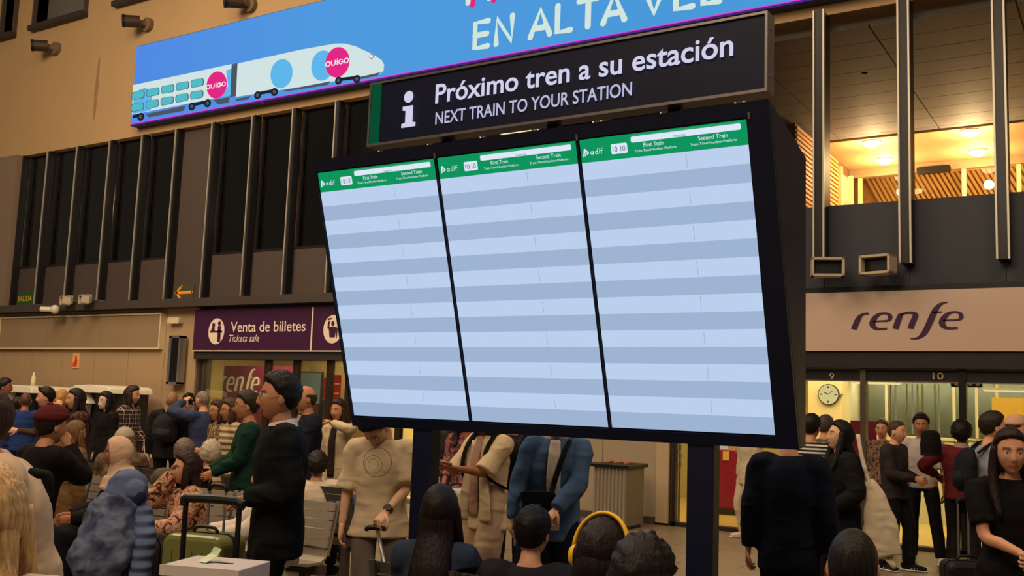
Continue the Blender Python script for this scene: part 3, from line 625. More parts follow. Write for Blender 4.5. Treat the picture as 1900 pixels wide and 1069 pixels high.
p = onY(45, 556, 13.3); t = thing('exit_sign', 'green illuminated exit sign with yellow word SALIDA at far left above ledge', 'sign', (p.x, 13.3, 3.43))
obj('sign_case', MB().box(-21.98, -21.3, 13.28, 13.4, 3.43, 3.78), mat((38, 78, 34), .5), t); a = onY(34, 555, 13.27)
text('SALIDA', t, mat((200, 160, 40), .6), V((-21.93, 13.28, 3.56)), UX, UZ, NF, .55, .13, bold=.01)
p = onY(342, 543, 13.33); t = thing('arrow_sign', 'orange left-pointing arrow on dark plate low on plain panel', 'sign', (p.x, 13.33, p.z))
obj('sign_plate', MB().box(p.x-.28, p.x+.28, 13.325, 13.34, p.z-.16, p.z+.14), mat((60, 70, 50), .6), t)
strokes('arrow', [[(-.24, 0), (.24, 0)], [(-.08, .13), (-.24, 0), (-.08, -.13)]], .055, mat((235, 140, 40), .6), t, lambda a_, b_: V((p.x+a_, 13.318, p.z+b_)))
p = onY(330, 670, 13.1); t = thing('column_speaker', 'tall narrow black column loudspeaker in metal frame on left wall', 'loudspeaker', (p.x, 13.1, 1.72))
obj('speaker_grille', MB().box(p.x-.1, p.x+.12, 13.0, 13.06, 1.8, 2.66), M_black, t); obj('speaker_case', MB().box(p.x-.17, p.x-.1, 12.99, 13.14, 1.76, 2.7).box(p.x+.12, p.x+.17, 12.99, 13.14, 1.76, 2.7).box(p.x-.17, p.x+.17, 12.99, 13.14, 1.75, 1.8).box(p.x-.17, p.x+.17, 12.99, 13.14, 2.66, 2.71), M_alu, t)
obj('bracket', MB().box(p.x-.04, p.x+.04, 13.06, 13.2, 1.9, 2.55), M_dark, t)
p = onY(324, 595, 13.12); tag(obj('emergency_light', MB().rbox(p.x-.17, p.x+.17, 13.08, 13.2, p.z-.06, p.z+.06, .03), mat((205, 190, 160), .4)), 'small white emergency light box above the column loudspeaker', 'emergency light')
p = onY(138, 670, 13.15); t = thing('fire_sign', 'small orange-red fire equipment sign on left beige panels', 'sign', (p.x, 13.15, p.z)); obj('sign_plate', MB().box(p.x-.11, p.x+.11, 13.18, 13.2, p.z-.15, p.z+.17), mat((220, 170, 110), .5), t)
obj('pictogram', MB().prism([V((p.x+a_, 13.178, p.z+b_)) for a_, b_ in ((-.09, -.12), (.06, -.12), (.06, .0), (.02, .13), (-.02, .13), (-.03, 0), (-.09, -.04))], V((0, -.003, 0))), mat((205, 60, 30), .5), t)
# ================================================================ INFORMATION BOARD
P0 = V((-3.99, 4.153, 2.886)); BU = V((1, 0, 0)); BV = V((0, -.296, .955)).normalized(); BNm = V((0, -.955, -.296)).normalized()
def BP(u, v, k=0): return P0+BU*u-BV*v+BNm*k           # v counts downwards on the leaning front
M_case = mat((13, 20, 46), .45, .0, var=.05, bump=0, spec=.35)
t = thing('departure_board', 'big dark leaning board with three lit timetable screens on two legs', 'information board', (-2.7, 4.6, 0))
prof = [(4.131, 2.958), (4.70, 2.83), (4.70, 1.45), (4.60, 1.444)]
prof = [(BP(0, -.075).y+.012, BP(0, -.075).z), (4.70, 2.83), (4.70, 1.45), (BP(0, 1.51).y+.012, BP(0, 1.51).z)]
obj('cabinet', MB().prism([V((-4.01, y, z)) for y, z in prof], V((2.675, 0, 0))), M_case, t, bevel=.006)
fr = MB()
def slab(u0, u1, v0, v1, k0, k1): return [BP(u0, v0, k0), BP(u1, v0, k0), BP(u1, v1, k0), BP(u0, v1, k0)], BNm*(k1-k0)
for q in ((-.018, 2.655, -.075, -.008), (-.018, 2.655, 1.455, 1.51), (-.018, -.004, -.008, 1.455), (2.553, 2.655, -.008, 1.455), (.839, .852, -.008, 1.455), (1.695, 1.708, -.008, 1.455)):
    obj('bezel', MB().prism(*slab(*q, -.01, .012)), M_case, t)
for u_ in (.855, 1.712, 2.57): obj('screen_clip', MB().prism(*slab(u_-.01, u_, -.03, .0, .012, .017)), M_alu, t)
for x0 in (-3.56, -1.882): 
    lg = obj('leg', MB().box(x0, x0+.135, 4.60, 4.69, 0, 1.46), M_case, t, bevel=.006); obj('foot_plate', MB().box(x0-.06, x0+.195, 4.54, 4.75, 0, .015), M_case, lg)
for k in range(0): obj('cable_clip', MB().box(-1.337, -1.325, 4.66, 4.72, 1.6+k*.2, 1.63+k*.2), M_alu, t)
# screens
def scr_mat():
    m = bpy.data.materials.new('surface_screen_rows'); m.use_nodes = True; nt = m.node_tree; nt.nodes.remove(nt.nodes['Principled BSDF'])
    return m, nt
def glow(c, s=1.0): return emit(c, s)
S_light = glow((188, 208, 238)); S_dark = glow((158, 180, 210)); S_green = glow((14, 148, 92)); S_green2 = glow((52, 160, 110)); S_white = glow((222, 232, 248)); S_line = glow((130, 150, 175)); S_digit = glow((70, 78, 92))
def quad(name, u0, u1, v0, v1, k, m_, par): return poly(name, [BP(u0, v0, k), BP(u0, v1, k), BP(u1, v1, k), BP(u1, v0, k)], m_, par)
SW = .835; SH = 1.448
for s in range(3):
    u0 = .856*s
    sc = obj('screen', MB().prism(*slab(u0, u0+SW, 0, SH, -.02, 0)), M_black, t)
    quad('header', u0, u0+SW, 0, .10+.012, .002, S_green, sc)
    v = .112; rh = (SH-.112)/16; k = 0
    while v < SH-.01:
        v2 = min(v+rh, SH); quad('timetable_row', u0, u0+SW, v, v2, .002, S_light if k % 2 == 0 else S_dark, sc)
        if k < 16: quad('column_line', u0+.538, u0+.540, v+.01, v2-.01, .003, S_line if k % 2 == 0 else S_dark, sc)
        v = v2; k += 1
    quad('header_edge', u0+.27, u0+SW-.02, .006, .012, .003, S_green2, sc)
    mb = MB(); R_ = .008
    def rr(a, b, c, d, r):
        pts = []
        for cx, cy, a0 in ((b-r, c+r, 0), (a+r, c+r, 90), (a+r, d-r, 180), (b-r, d-r, 270)):
            for i in range(5): an = math.radians(a0+22.5*i); pts.append(BP(cx+r*math.cos(an), cy-r*math.sin(an), .004))
        return pts
    poly('header_field', rr(u0+.272, u0+.808, .014, .042, .008), S_white, sc)
    poly('clock_field', rr(u0+.165, u0+.250, .038, .086, .007), S_white, sc)
    text('10 10' if s == 2 else '10:10', sc, S_digit, BP(u0+.174, .076, .005), BU, BV, BNm, .066, .027, thick=.001)
    text('Intercity', sc, S_digit, BP(u0+.49, .040, .005), BU, BV, BNm, .060, .012, thick=.001)
    text('First Train', sc, S_white, BP(u0+.335, .068, .005), BU, BV, BNm, .102, .020, thick=.001, bold=.004)
    text('Second Train', sc, S_white, BP(u0+.605, .068, .005), BU, BV, BNm, .140, .020, thick=.001, bold=.004)
    text('Train-Time/Number-Platform', sc, S_white, BP(u0+.288, .089, .005), BU, BV, BNm, .21, .012, thick=.001)
    text('Train-Time/Number-Platform', sc, S_white, BP(u0+.565, .089, .005), BU, BV, BNm, .22, .012, thick=.001)
    q = lambda a, b: BP(u0+a, .082-b, .005)
    poly('emblem', [q(.012, -.002), q(.020, .036), q(.026, .038), q(.046, .018), q(.044, .012), q(.024, .001)], S_white, sc)
    for ww in ((.019, .000, .033, .026), (.028, .0, .038, .022)): 
        poly('emblem_slit', [BP(u0+ww[0], .082-ww[1], .006), BP(u0+ww[0]+.003, .082-ww[1], .006), BP(u0+ww[2], .082-ww[3], .006), BP(u0+ww[2]-.003, .082-ww[3], .006)], S_green, sc)
    fn = lambda a, b: BP(u0+.054+a*.016, .076-b*.016, .005)
    strokes('logo_lettering', [arc(.5, .5, .42, .42, 0, 360, 18), [(.98, .98), (.98, .02)], arc(2.05, .5, .42, .42, 0, 360, 18), [(2.5, 1.6), (2.5, .05)], [(3.05, .95), (3.05, .05)], [(3.05, 1.45), (3.06, 1.5)], [(4.3, 1.6), (4.0, 1.6), (3.75, 1.4), (3.7, 1.1), (3.7, .05)], [(3.45, .92), (4.15, .92)]], .2, S_white, sc, fn)

# ---------------- header sign on top of the board
t = thing('header_sign', 'dark lit header sign reading Próximo tren a su estación above screens', 'sign', (-2.45, 4.1, 2.98))
x0, x1, z0, z1, ys = -3.583, -1.332, 2.983, 3.345, 4.10
mm = bpy.data.materials.new('surface_sign_face'); mm.use_nodes = True; pb = mm.node_tree.nodes['Principled BSDF']; pb.inputs['Base Color'].default_value = lin(15, 20, 48); pb.inputs['Roughness'].default_value = .5; pb.inputs['Specular IOR Level'].default_value = .2
obj('sign_face', MB().box(x0+.01, x1-.01, ys+.006, ys+.08, z0+.01, z1-.01), mm, t)
for q in ((x0, x1, z1-.012, z1), (x0, x1, z0, z0+.014), (x0, x0+.012, z0+.014, z1-.012), (x1-.012, x1, z0+.014, z1-.012)): obj('frame_rail', MB().box(q[0], q[1], ys-.004, ys+.09, q[2], q[3]), mat((128, 122, 122), .35, .7, bump=0), t)
for x in (-3.1, -2.45, -1.8): obj('mounting_post', MB().box(x-.03, x+.03, 4.18, 4.22, 2.93, z0+.1), M_case, t)
for x, z in ((x1+.001, z0+.08), (x1+.001, z1-.07)): obj('bolt', MB().cyl(V((x-.002, ys+.04, z)), V((x+.004, ys+.04, z)), .006, 8), M_alu, t)
obj('green_band', MB().box(x0+.013, x0+.078, ys, ys+.007, z0+.014, z1-.012), emit((10, 84, 52), .8), t)
SL = emit((214, 212, 238), .95); SL2 = emit((196, 196, 228), .9)
a = onY(808, 192, ys); b = onY(1361, 102, ys); zc = onY(808, 157, ys)
text('Próximo tren a su estación', t, SL, a+V((0, 0, .0)), BU, UZ, NF, b.x-a.x, (zc.z-a.z)*1.03, bold=.016, thick=.003)
a = onY(808, 231, ys); b = onY(1173, 177, ys)
text('NEXT TRAIN TO YOUR STATION', t, SL2, a, BU, UZ, NF, b.x-a.x, .068, bold=.012, thick=.003)
c = onY(759, 180, ys); obj('letter_i', MB().add([(c.x+.032*math.cos(i*math.pi/12), ys-.003, c.z+.033*math.sin(i*math.pi/12)) for i in range(24)], [tuple(range(24))]), SL, t, fix=False)
i0 = onY(745, 238, ys)
poly('letter_i', [V((i0.x+a_, ys-.003, i0.z+b_)) for a_, b_ in ((0, 0), (.096, 0), (.096, .022), (.075, .026), (.075, .118), (.004, .118), (.004, .096), (.024, .092), (.024, .026), (0, .022))], SL, t)

# ================================================================ BENCHES
M_seat = mat((150, 140, 128), .45, .3, var=.06, scale=6, bump=.02)
M_seatd = mat((84, 80, 78), .45, .3, var=.06, scale=6, bump=.02)
def bench(name, x0, n, y, face, mt, lb, pitch=.54):   # face -1: sitters look towards -Y
    t = thing('bench', lb, 'bench', (x0, y, 0), None)
    Y = lambda d: y+face*d
    for i in range(n):
        a = x0+i*pitch+.02; b = a+pitch-.04
        prof = []                       # distance forward, height, along the curved shell
        for z in (.83, .765, .70, .635, .57): prof.append((.02+(.83-z)*.22, z))
        for j in range(5):
            d1, z1 = prof[j]; d2, z2 = d1+.013, z1-.056
            obj('slat', MB().prism([V((a, Y(d1), z1)), V((a, Y(d2), z2)), V((a, Y(d2+.018), z2)), V((a, Y(d1+.018), z1))], V((b-a, 0, 0))), mt, t)
        q = [(.088, .505), (.11, .45), (.17, .42), (.3, .42), (.46, .45), (.5, .44)]
        mb = MB(); vs = []
        for d1, z1 in q: vs += [(a, Y(d1), z1), (b, Y(d1), z1)]
        for d1, z1 in q: vs += [(a, Y(d1)+.0, z1-.02), (b, Y(d1), z1-.02)]
        m = len(q); fs = []
        for j in range(m-1): fs += [(2*j, 2*j+1, 2*j+3, 2*j+2), (2*m+2*j, 2*m+2*j+2, 2*m+2*j+3, 2*m+2*j+1), (2*j, 2*j+2, 2*m+2*j+2, 2*m+2*j), (2*j+1, 2*m+2*j+1, 2*m+2*j+3, 2*j+3)]
        fs += [(0, 2*m, 2*m+1, 1), (2*m-2, 2*m-1, 4*m-1, 4*m-2)]
        mb.add(vs, fs); obj('seat', mb, mt, t)
        for xx in (a, b-.03): obj('back_rib', MB().prism([V((xx, Y(-.0), .84)), V((xx, Y(.10), .45)), V((xx, Y(.075), .45)), V((xx, Y(-.02), .84))], V((.03, 0, 0))), mt, t)
    L = x0+n*pitch
    obj('beam', MB().box(x0, L, min(Y(.12), Y(.2)), max(Y(.12), Y(.2)), .33, .395), M_dark2, t)
    for xx in (x0+.15, L-.2): obj('leg', MB().box(xx, xx+.06, min(Y(.13), Y(.19)), max(Y(.13), Y(.19)), .02, .33).box(xx, xx+.06, min(Y(-.02), Y(.4)), max(Y(-.02), Y(.4)), 0, .03), M_dark2, t)
    return t
YA = 5.7; YBk = 6.62
xe = onY(633, 935, YA).x
bench('bench', xe-3*.54, 3, YA, -1, M_seat, 'pale grey slatted bench facing the camera, right of black sweater man')
bench('bench', xe-7.4*.54, 4, YA, -1, M_seat, 'pale grey slatted bench behind the seated women in hijab and patterned blouse')
xe = onY(652, 910, YBk).x
bench('bench', xe-3*.54, 3, YBk, 1, M_seatd, 'dark slatted bench seen from behind, under the seated person in white hooded top')
bench('bench', xe-7.3*.54, 4, YBk, 1, M_seatd, 'dark slatted bench seen from behind, back to back with the hijab woman bench')
bench('bench', onY(682, 1050, 3.8).x, 3, 3.8, 1, M_seatd, 'grey bench at bottom edge, its back top beside left board leg')
bench('bench', onY(1155, 1060, 2.75).x-.6, 2, 2.75, 1, M_seatd, 'grey bench at the bottom edge under the yellow headphones wearer')
bench('bench', onY(1583, 1060, 3.15).x-.5, 2, 3.15, 1, M_seatd, 'grey bench at bottom edge under the short cropped head on the right')

# ================================================================ BIN
p = onY(1140, 980, 12.35); xb = p.x
t = thing('litter_bin', 'tall metal litter bin with fluted front and dark ashtray top', 'bin', (xb, 12.35, 0))
z1 = onY(1140, 868, 12.2).z
obj('bin_body', MB().box(xb-.26, xb+.24, 12.2, 12.75, .04, z1), mat((120, 110, 98), .5, .2), t, bevel=.01)
for k in range(9): obj('flute', MB().tube([V((xb-.235+k*.055, 12.2, .06)), V((xb-.235+k*.055, 12.2, z1))], [(.02, .02)]*2, 8, 1), mat((185, 175, 158), .3, .7, bump=0), t)
obj('bin_top', MB().box(xb-.3, xb+.28, 12.14, 12.8, z1, z1+.05), M_black, t, bevel=.01)
for k in range(3): obj('ash_tray', MB().tube([V((xb-.2+k*.15, 12.4, z1+.05)), V((xb-.1+k*.15, 12.45, z1+.075))], [.02, .03], 8, 1), mat((150, 90, 50), .4), t)
obj('bin_foot', MB().box(xb-.24, xb+.22, 12.23, 12.7, 0, .04), M_black, t)

# ================================================================ TICKET MACHINES
for k, (pa, pb_, py, lbx) in enumerate(((137, 214, 725, 'white topped ticket machine with dark front beside the plaid shirt man'), (-20, 70, 722, 'white topped ticket machine at far left behind the crowd'))):
    Y = 12.0; a = onY(pa, py, Y); b = onY(pb_, py, Y); zt2 = onY((pa+pb_)/2, 714, Y).z
    t = thing('ticket_machine', lbx, 'ticket machine', ((a.x+b.x)/2, Y, 0))
    obj('machine_body', MB().box(a.x+.06, b.x-.04, Y+.1, Y+.8, 0, zt2-.12), mat((34, 30, 30), .4), t, bevel=.02)
    hood = MB(); n = 14; top = []; w_ = b.x-a.x
    prof2 = [(a.x, zt2-.16), (a.x+.03, zt2-.08), (a.x+.2, zt2-.02), (a.x+w_*.5, zt2), (b.x-.12, zt2-.02), (b.x-.02, zt2-.07), (b.x, zt2-.16), (b.x-.05, zt2-.16), (b.x-.9, zt2-.15), (a.x+w_*.45, zt2-.36), (a.x+w_*.38, zt2-.36), (a.x+.1, zt2-.2)]
    hood.prism([V((x, Y-.12, z)) for x, z in prof2], V((0, .98, 0))); obj('machine_hood', hood, mat((228, 220, 200), .35, bump=0), t, bevel=.015)
    obj('touch_screen', MB().box(a.x+w_*.5, b.x-.12, Y+.06, Y+.11, zt2-.75, zt2-.22), M_black, t); obj('side_fin', MB().prism([V((a.x+.1, Y-.05, .3)), V((a.x+w_*.3, Y-.05, .3)), V((a.x+w_*.42, Y-.05, zt2-.36)), V((a.x+.25, Y-.05, zt2-.36))], V((0, .1, 0))), mat((120, 112, 100), .4), t)
    obj('base_plate', MB().box(a.x, b.x, Y, Y+.85, 0, .06), M_alu, t)
p = onY(62, 706, 12.5)
t = thing('clear_bottle', 'small clear bottle standing on top of far left ticket machine', 'bottle', (p.x, 12.5, zt2)); obj('bottle_body', MB().tube([V((p.x, 12.5, zt2)), V((p.x, 12.5, zt2+.16)), V((p.x, 12.5, zt2+.21)), V((p.x, 12.5, zt2+.25))], [.05, .05, .025, .02], 12, 2), mat((215, 205, 165), .3), t, smooth=True)
obj('bottle_cap', MB().cyl(V((p.x, 12.5, zt2+.25)), V((p.x, 12.5, zt2+.275)), .022, 10), M_white, t)

# ================================================================ LUGGAGE
def suitcase(lb, loc, w_, h, d, mt, yaw=0, handle=.35, hmat=None, hw=.2, barmat=None, grooves=5, hard=True, hr=.008, bar=None):
    t = thing('suitcase', lb, 'suitcase', loc); X, Y = loc[0], loc[1]; z0 = loc[2]
    hmat = hmat or M_alu; barmat = barmat or M_black
    import bmesh
    def place(o): return o
    mb = MB().rbox(X-w_/2, X+w_/2, Y-d/2, Y+d/2, z0+.05, z0+h, min(w_, h)*.16, 6)
    o = obj('shell', mb, mt, t, bevel=.03)
    for k in range(grooves):
        gx = X-w_/2+w_*(k+1)/(grooves+1); obj('rib', MB().rbox(gx-.012, gx+.012, Y-d/2-.006, Y-d/2+.01, z0+.12, z0+h-.08, .008, 2), mt, t)
    obj('zip_band', MB().rbox(X-w_/2-.004, X+w_/2+.004, Y-.012, Y+.012, z0+.046, z0+h+.004, min(w_, h)*.16, 6), M_black, t)
    for sx in (-1, 1):
        for sy in (-1, 1): obj('wheel', MB().cyl(V((X+sx*w_*.38-.012, Y+sy*d*.32, z0+.028)), V((X+sx*w_*.38+.012, Y+sy*d*.32, z0+.028)), .028, 12), M_black, t)
    obj('grip', MB().tube([V((X-.08, Y, z0+h-.01)), V((X-.06, Y, z0+h+.03)), V((X+.06, Y, z0+h+.03)), V((X+.08, Y, z0+h-.01))], [.01]*4, 8, 3), barmat, t)
    if handle:
        hd = obj('pull_handle', MB().cyl(V((X-hw/2, Y+d*.35, z0+h-.03)), V((X-hw/2, Y+d*.35, z0+h+handle)), hr, 8), hmat, t); obj('pull_handle', MB().cyl(V((X+hw/2, Y+d*.35, z0+h-.03)), V((X+hw/2, Y+d*.35, z0+h+handle)), hr, 8), hmat, t)
        obj('handle_bar', MB().tube([V((X-hw/2-.005, Y+d*.35, z0+h+handle-.03)), V((X-hw/2+.01, Y+d*.35, z0+h+handle)), V((X+hw/2-.01, Y+d*.35, z0+h+handle)), V((X+hw/2+.005, Y+d*.35, z0+h+handle-.03))], [hr*1.6]*4, 8, 3), barmat, hd)
    t.rotation_euler.z = yaw
    return t
p = atd(378, 1040, 5.75)
suitcase('green hard-shell suitcase with silver telescopic handle beside the seated woman', (p.x, p.y, 0), .40, .80, .27, mat((112, 116, 62), .3, bump=.02, spec=.5), .25, .26, hw=.11)
p = atd(368, 1060, 4.9)
suitcase('dark suitcase with wide black handle held by man in black sweater', (p.x, p.y, 0), .42, .70, .26, mat((22, 22, 26), .5), .32, .37, M_black, .30, grooves=3, hr=.014)
p2 = atd(402, 1058, 4.55)
t = thing('carton', 'white cardboard box with hand slot resting on dark suitcase at bottom', 'box', (p2.x, p2.y, .70))
t.rotation_euler.z = .32
bm_ = MB().box(p2.x-.19, p2.x+.19, p2.y-.15, p2.y+.15, .60, .835); obj('carton_body', bm_, mat((190, 180, 178), .7, var=.03), t, bevel=.004)
obj('hand_slot', MB().box(p2.x-.08, p2.x+.08, p2.y-.01, p2.y+.01, .834, .837), M_black, t); obj('lid_edge', MB().box(p2.x-.195, p2.x+.195, p2.y-.155, p2.y-.15, .79, .837), mat((205, 198, 195), .7), t)
t = thing('paper_slip', 'crumpled pale green paper slip lying on the white cardboard box', 'paper', (p2.x-.04, p2.y-.02, .838)); mb = MB()
mb.add([(p2.x-.07, p2.y-.05, .84), (p2.x-.01, p2.y-.06, .84), (p2.x, p2.y, .865), (p2.x-.06, p2.y+.01, .87), (p2.x-.05, p2.y+.02, .9), (p2.x+.0, p2.y+.02, .895)], [(0, 1, 2, 3), (3, 2, 5, 4)])
o = obj('slip', mb, mat((195, 215, 175), .6), t, fix=False); md = o.modifiers.new('solid', 'SOLIDIFY'); md.thickness = .002
p = atd(715, 1065, 5.8)
suitcase('dark grey suitcase of beige T-shirt man with single silver pole', (p.x, p.y, 0), .38, .55, .25, mat((60, 58, 58), .4), -.1, .0)
h0 = V((p.x-.0, p.y+.02, .54))
p = atd(850, 960, 8.2)
suitcase('pale grey suitcase standing behind left board leg beside cream trousers', (p.x, p.y, 0), .40, .90, .28, mat((175, 172, 165), .4), .2, 0)
p = atd(1797, 1050, 7.0)
suitcase('black suitcase with silver handle beside woman in black top on right', (p.x, p.y, 0), .34, .62, .24, mat((16, 16, 18), .5), .5, .42, hw=.07)
# ================================================================ PEOPLE
def g(x, s): return math.exp(-(x/s)**2)
def head_r(dx, df, dz, fem=0):
    t = max(0, -dz)
    x = .0735*dx*(1-.26*t**1.5); z = .118*dz
    f = df*(.092 if df > 0 else .103*(1-.42*t**1.1))
    if df > 0: f = .092*df**.82
    if dz > 0 and df < 0: f *= 1.0+.04*dz
    if df > 0:
        w_ = min(1, df*2.5)
        n = 0
        if -.052 < z < .012: k = (.012-z)/.055; n = .005+.020*k; 
        if z <= -.040: n *= max(0, (z+.054)/.014)
        f += w_*n*g(x, .010+.005*max(0, min(1, (.0-z)/.04)))
        f -= w_*.010*(g(x-.031, .015)+g(x+.031, .015))*g(z-.002, .011)
        f += w_*.005*g(x, .05)*g(z-.021, .008)
        f += w_*.004*(g(x-.042, .016)+g(x+.042, .016))*g(z+.032, .02)
        f += w_*.0075*g(x, .019)*(g(z+.064, .0045)+g(z+.075, .005))
        f += w_*.009*g(x, .02)*g(z+.102, .014)
    return x, f, z
def head_surface(N, M):
    P = []; dirs = []
    for i in range(N+1):
        ph = math.pi*(i/N)
        for k in range(M):
            s = k/M*2-1
            th = math.pi*(.62*s+.38*s**3) if True else 0       # denser at the front
            dirs.append((math.sin(th)*math.sin(ph), math.cos(th)*math.sin(ph), math.cos(ph)))
    F = [(i*M+k, i*M+(k+1) % M, (i+1)*M+(k+1) % M, (i+1)*M+k) for i in range(N) for k in range(M)]
    return dirs, F
SKIN = {'light': (205, 150, 118), 'mid': (186, 130, 96), 'tan': (150, 98, 68), 'dark': (92, 56, 40), 'pale': (214, 168, 138)}
M_skin = bpy.data.materials.new('surface_skin'); M_skin.use_nodes = True
_nt = M_skin.node_tree; _p = _nt.nodes['Principled BSDF']; _a = nd(_nt, 'ShaderNodeVertexColor'); _a.layer_name = 'tone'
_nt.links.new(_a.outputs[0], _p.inputs['Base Color']); _p.inputs['Roughness'].default_value = .55; _p.inputs['Specular IOR Level'].default_value = .3
_p.inputs['Subsurface Weight'].default_value = .0
_m2 = {}
def cloth(col, kind='plain', col2=None, rough=.85, seed=0):
    k = ('cloth', tuple(col), kind, tuple(col2) if col2 else None, seed)
    if k in _m2: return _m2[k]
    m = bpy.data.materials.new('surface_cloth_'+kind); m.use_nodes = True; nt = m.node_tree; N = nt.nodes; L = nt.links; p = N['Principled BSDF']
    p.inputs['Roughness'].default_value = rough; p.inputs['Specular IOR Level'].default_value = .15
    tc = nd(nt, 'ShaderNodeTexCoord'); c = lin(*col); c2 = lin(*(col2 or col))
    nz = nd(nt, 'ShaderNodeTexNoise'); nz.inputs['Scale'].default_value = 9; nz.inputs['Detail'].default_value = 3; nz.inputs['Distortion'].default_value = .8
    L.new(tc.outputs['Object'], nz.inputs['Vector'])
    base = None
    def wave(axis, scale, lo):
        wv = nd(nt, 'ShaderNodeTexWave', bands_direction=axis); wv.inputs['Scale'].default_value = scale; wv.inputs['Distortion'].default_value = .3; L.new(tc.outputs['Object'], wv.inputs[0])
        r = ramp(nt, [(0, (0, 0, 0, 1)), (lo, (1, 1, 1, 1))]); L.new(wv.outputs['Fac'], r.inputs[0]); return r.outputs[0]
    def mix(fac, a, b):
        x = nd(nt, 'ShaderNodeMix', data_type='RGBA')
        if isinstance(fac, float): x.inputs[0].default_value = fac
        else: L.new(fac, x.inputs[0])
        for s_, v in ((6, a), (7, b)):
            if isinstance(v, tuple): x.inputs[s_].default_value = v
            else: L.new(v, x.inputs[s_])
        return x.outputs[2]
    if kind == 'plaid':
        base = mix(wave('Z', 3, .7), c, c2); b2 = mix(wave('X', 3.4, .7), base, c2); base = mix(wave('X', 6.1, .96), b2, (.5, .42, .36, 1)); base = mix(wave('Z', 5.3, .96), base, (.5, .42, .36, 1))
    elif kind == 'floral':
        n2 = nd(nt, 'ShaderNodeTexNoise'); n2.inputs['Scale'].default_value = 13; n2.inputs['Detail'].default_value = 1.5; n2.inputs['Distortion'].default_value = 2.5; L.new(tc.outputs['Object'], n2.inputs[0])
        r = ramp(nt, [(0, lin(70, 45, 42)), (.40, c2), (.47, c), (.53, lin(150, 100, 70)), (.57, c), (.66, c2)]); L.new(n2.outputs['Fac'], r.inputs[0]); base = r.outputs[0]
    elif kind == 'stripe': base = mix(wave('Z', 9, .55), c, c2)
    elif kind == 'rings':                       # thin drawn rings on the chest
        sp = nd(nt, 'ShaderNodeSeparateXYZ'); L.new(tc.outputs['Object'], sp.inputs[0])
        def ring(x0, z0, r0, wd):
            cv = nd(nt, 'ShaderNodeCombineXYZ'); L.new(sp.outputs[0], cv.inputs[0]); L.new(sp.outputs[2], cv.inputs[2])
            d = nd(nt, 'ShaderNodeVectorMath', operation='DISTANCE'); d.inputs[1].default_value = (x0, 0, z0); L.new(cv.outputs[0], d.inputs[0])
            s1 = nd(nt, 'ShaderNodeMath', operation='SUBTRACT'); s1.inputs[1].default_value = r0; L.new(d.outputs['Value'], s1.inputs[0])
            a1 = nd(nt, 'ShaderNodeMath', operation='ABSOLUTE'); L.new(s1.outputs[0], a1.inputs[0])
            l1 = nd(nt, 'ShaderNodeMath', operation='LESS_THAN'); l1.inputs[1].default_value = wd; L.new(a1.outputs[0], l1.inputs[0])
            yl = nd(nt, 'ShaderNodeMath', operation='LESS_THAN'); yl.inputs[1].default_value = -.05; L.new(sp.outputs[1], yl.inputs[0])
            q = nd(nt, 'ShaderNodeMath', operation='MULTIPLY'); L.new(l1.outputs[0], q.inputs[0]); L.new(yl.outputs[0], q.inputs[1]); return q.outputs[0]
        base = mix(ring(-.055, 1.19, .055, .0016), c, lin(110, 92, 80)); base = mix(ring(-.055, 1.19, .034, .0013), base, lin(130, 110, 95)); base = mix(ring(-.03, 1.205, .09, .0018), base, lin(95, 78, 70))
    elif kind == 'mottle': 
        r = ramp(nt, [(.35, c), (.62, c2)], 'LINEAR'); L.new(nz.outputs['Fac'], r.inputs[0]); base = r.outputs[0]
    else: base = c
    dk = mix(nz.outputs['Fac'], base, base)
    x = nd(nt, 'ShaderNodeMix', data_type='RGBA', blend_type='MULTIPLY'); x.inputs[0].default_value = .18
    if isinstance(base, tuple): x.inputs[6].default_value = base
    else: L.new(base, x.inputs[6])
    L.new(nz.outputs['Fac'], x.inputs[7]); L.new(x.outputs[2], p.inputs['Base Color'])
    b = nd(nt, 'ShaderNodeBump'); b.inputs['Distance'].default_value = .035; b.inputs['Strength'].default_value = .55
    mpf = nd(nt, 'ShaderNodeMapping'); mpf.inputs['Rotation'].default_value = (.5, .8, .6); mpf.inputs['Scale'].default_value = (3, 3, 6.5); L.new(tc.outputs['Object'], mpf.inputs[0])
    nf = nd(nt, 'ShaderNodeTexNoise', noise_type='RIDGED_MULTIFRACTAL'); nf.inputs['Scale'].default_value = 1.6; nf.inputs['Detail'].default_value = 2; nf.inputs['Distortion'].default_value = .6; L.new(mpf.outputs[0], nf.inputs['Vector'])
    if kind == 'quilt':
        wv = nd(nt, 'ShaderNodeTexWave', bands_direction='Z'); wv.inputs['Scale'].default_value = 5; L.new(tc.outputs['Object'], wv.inputs[0]); L.new(wv.outputs['Fac'], b.inputs['Height'])
    else: L.new(nf.outputs['Fac'], b.inputs['Height'])
    L.new(b.outputs[0], p.inputs['Normal'])
    _m2[k] = m; return m
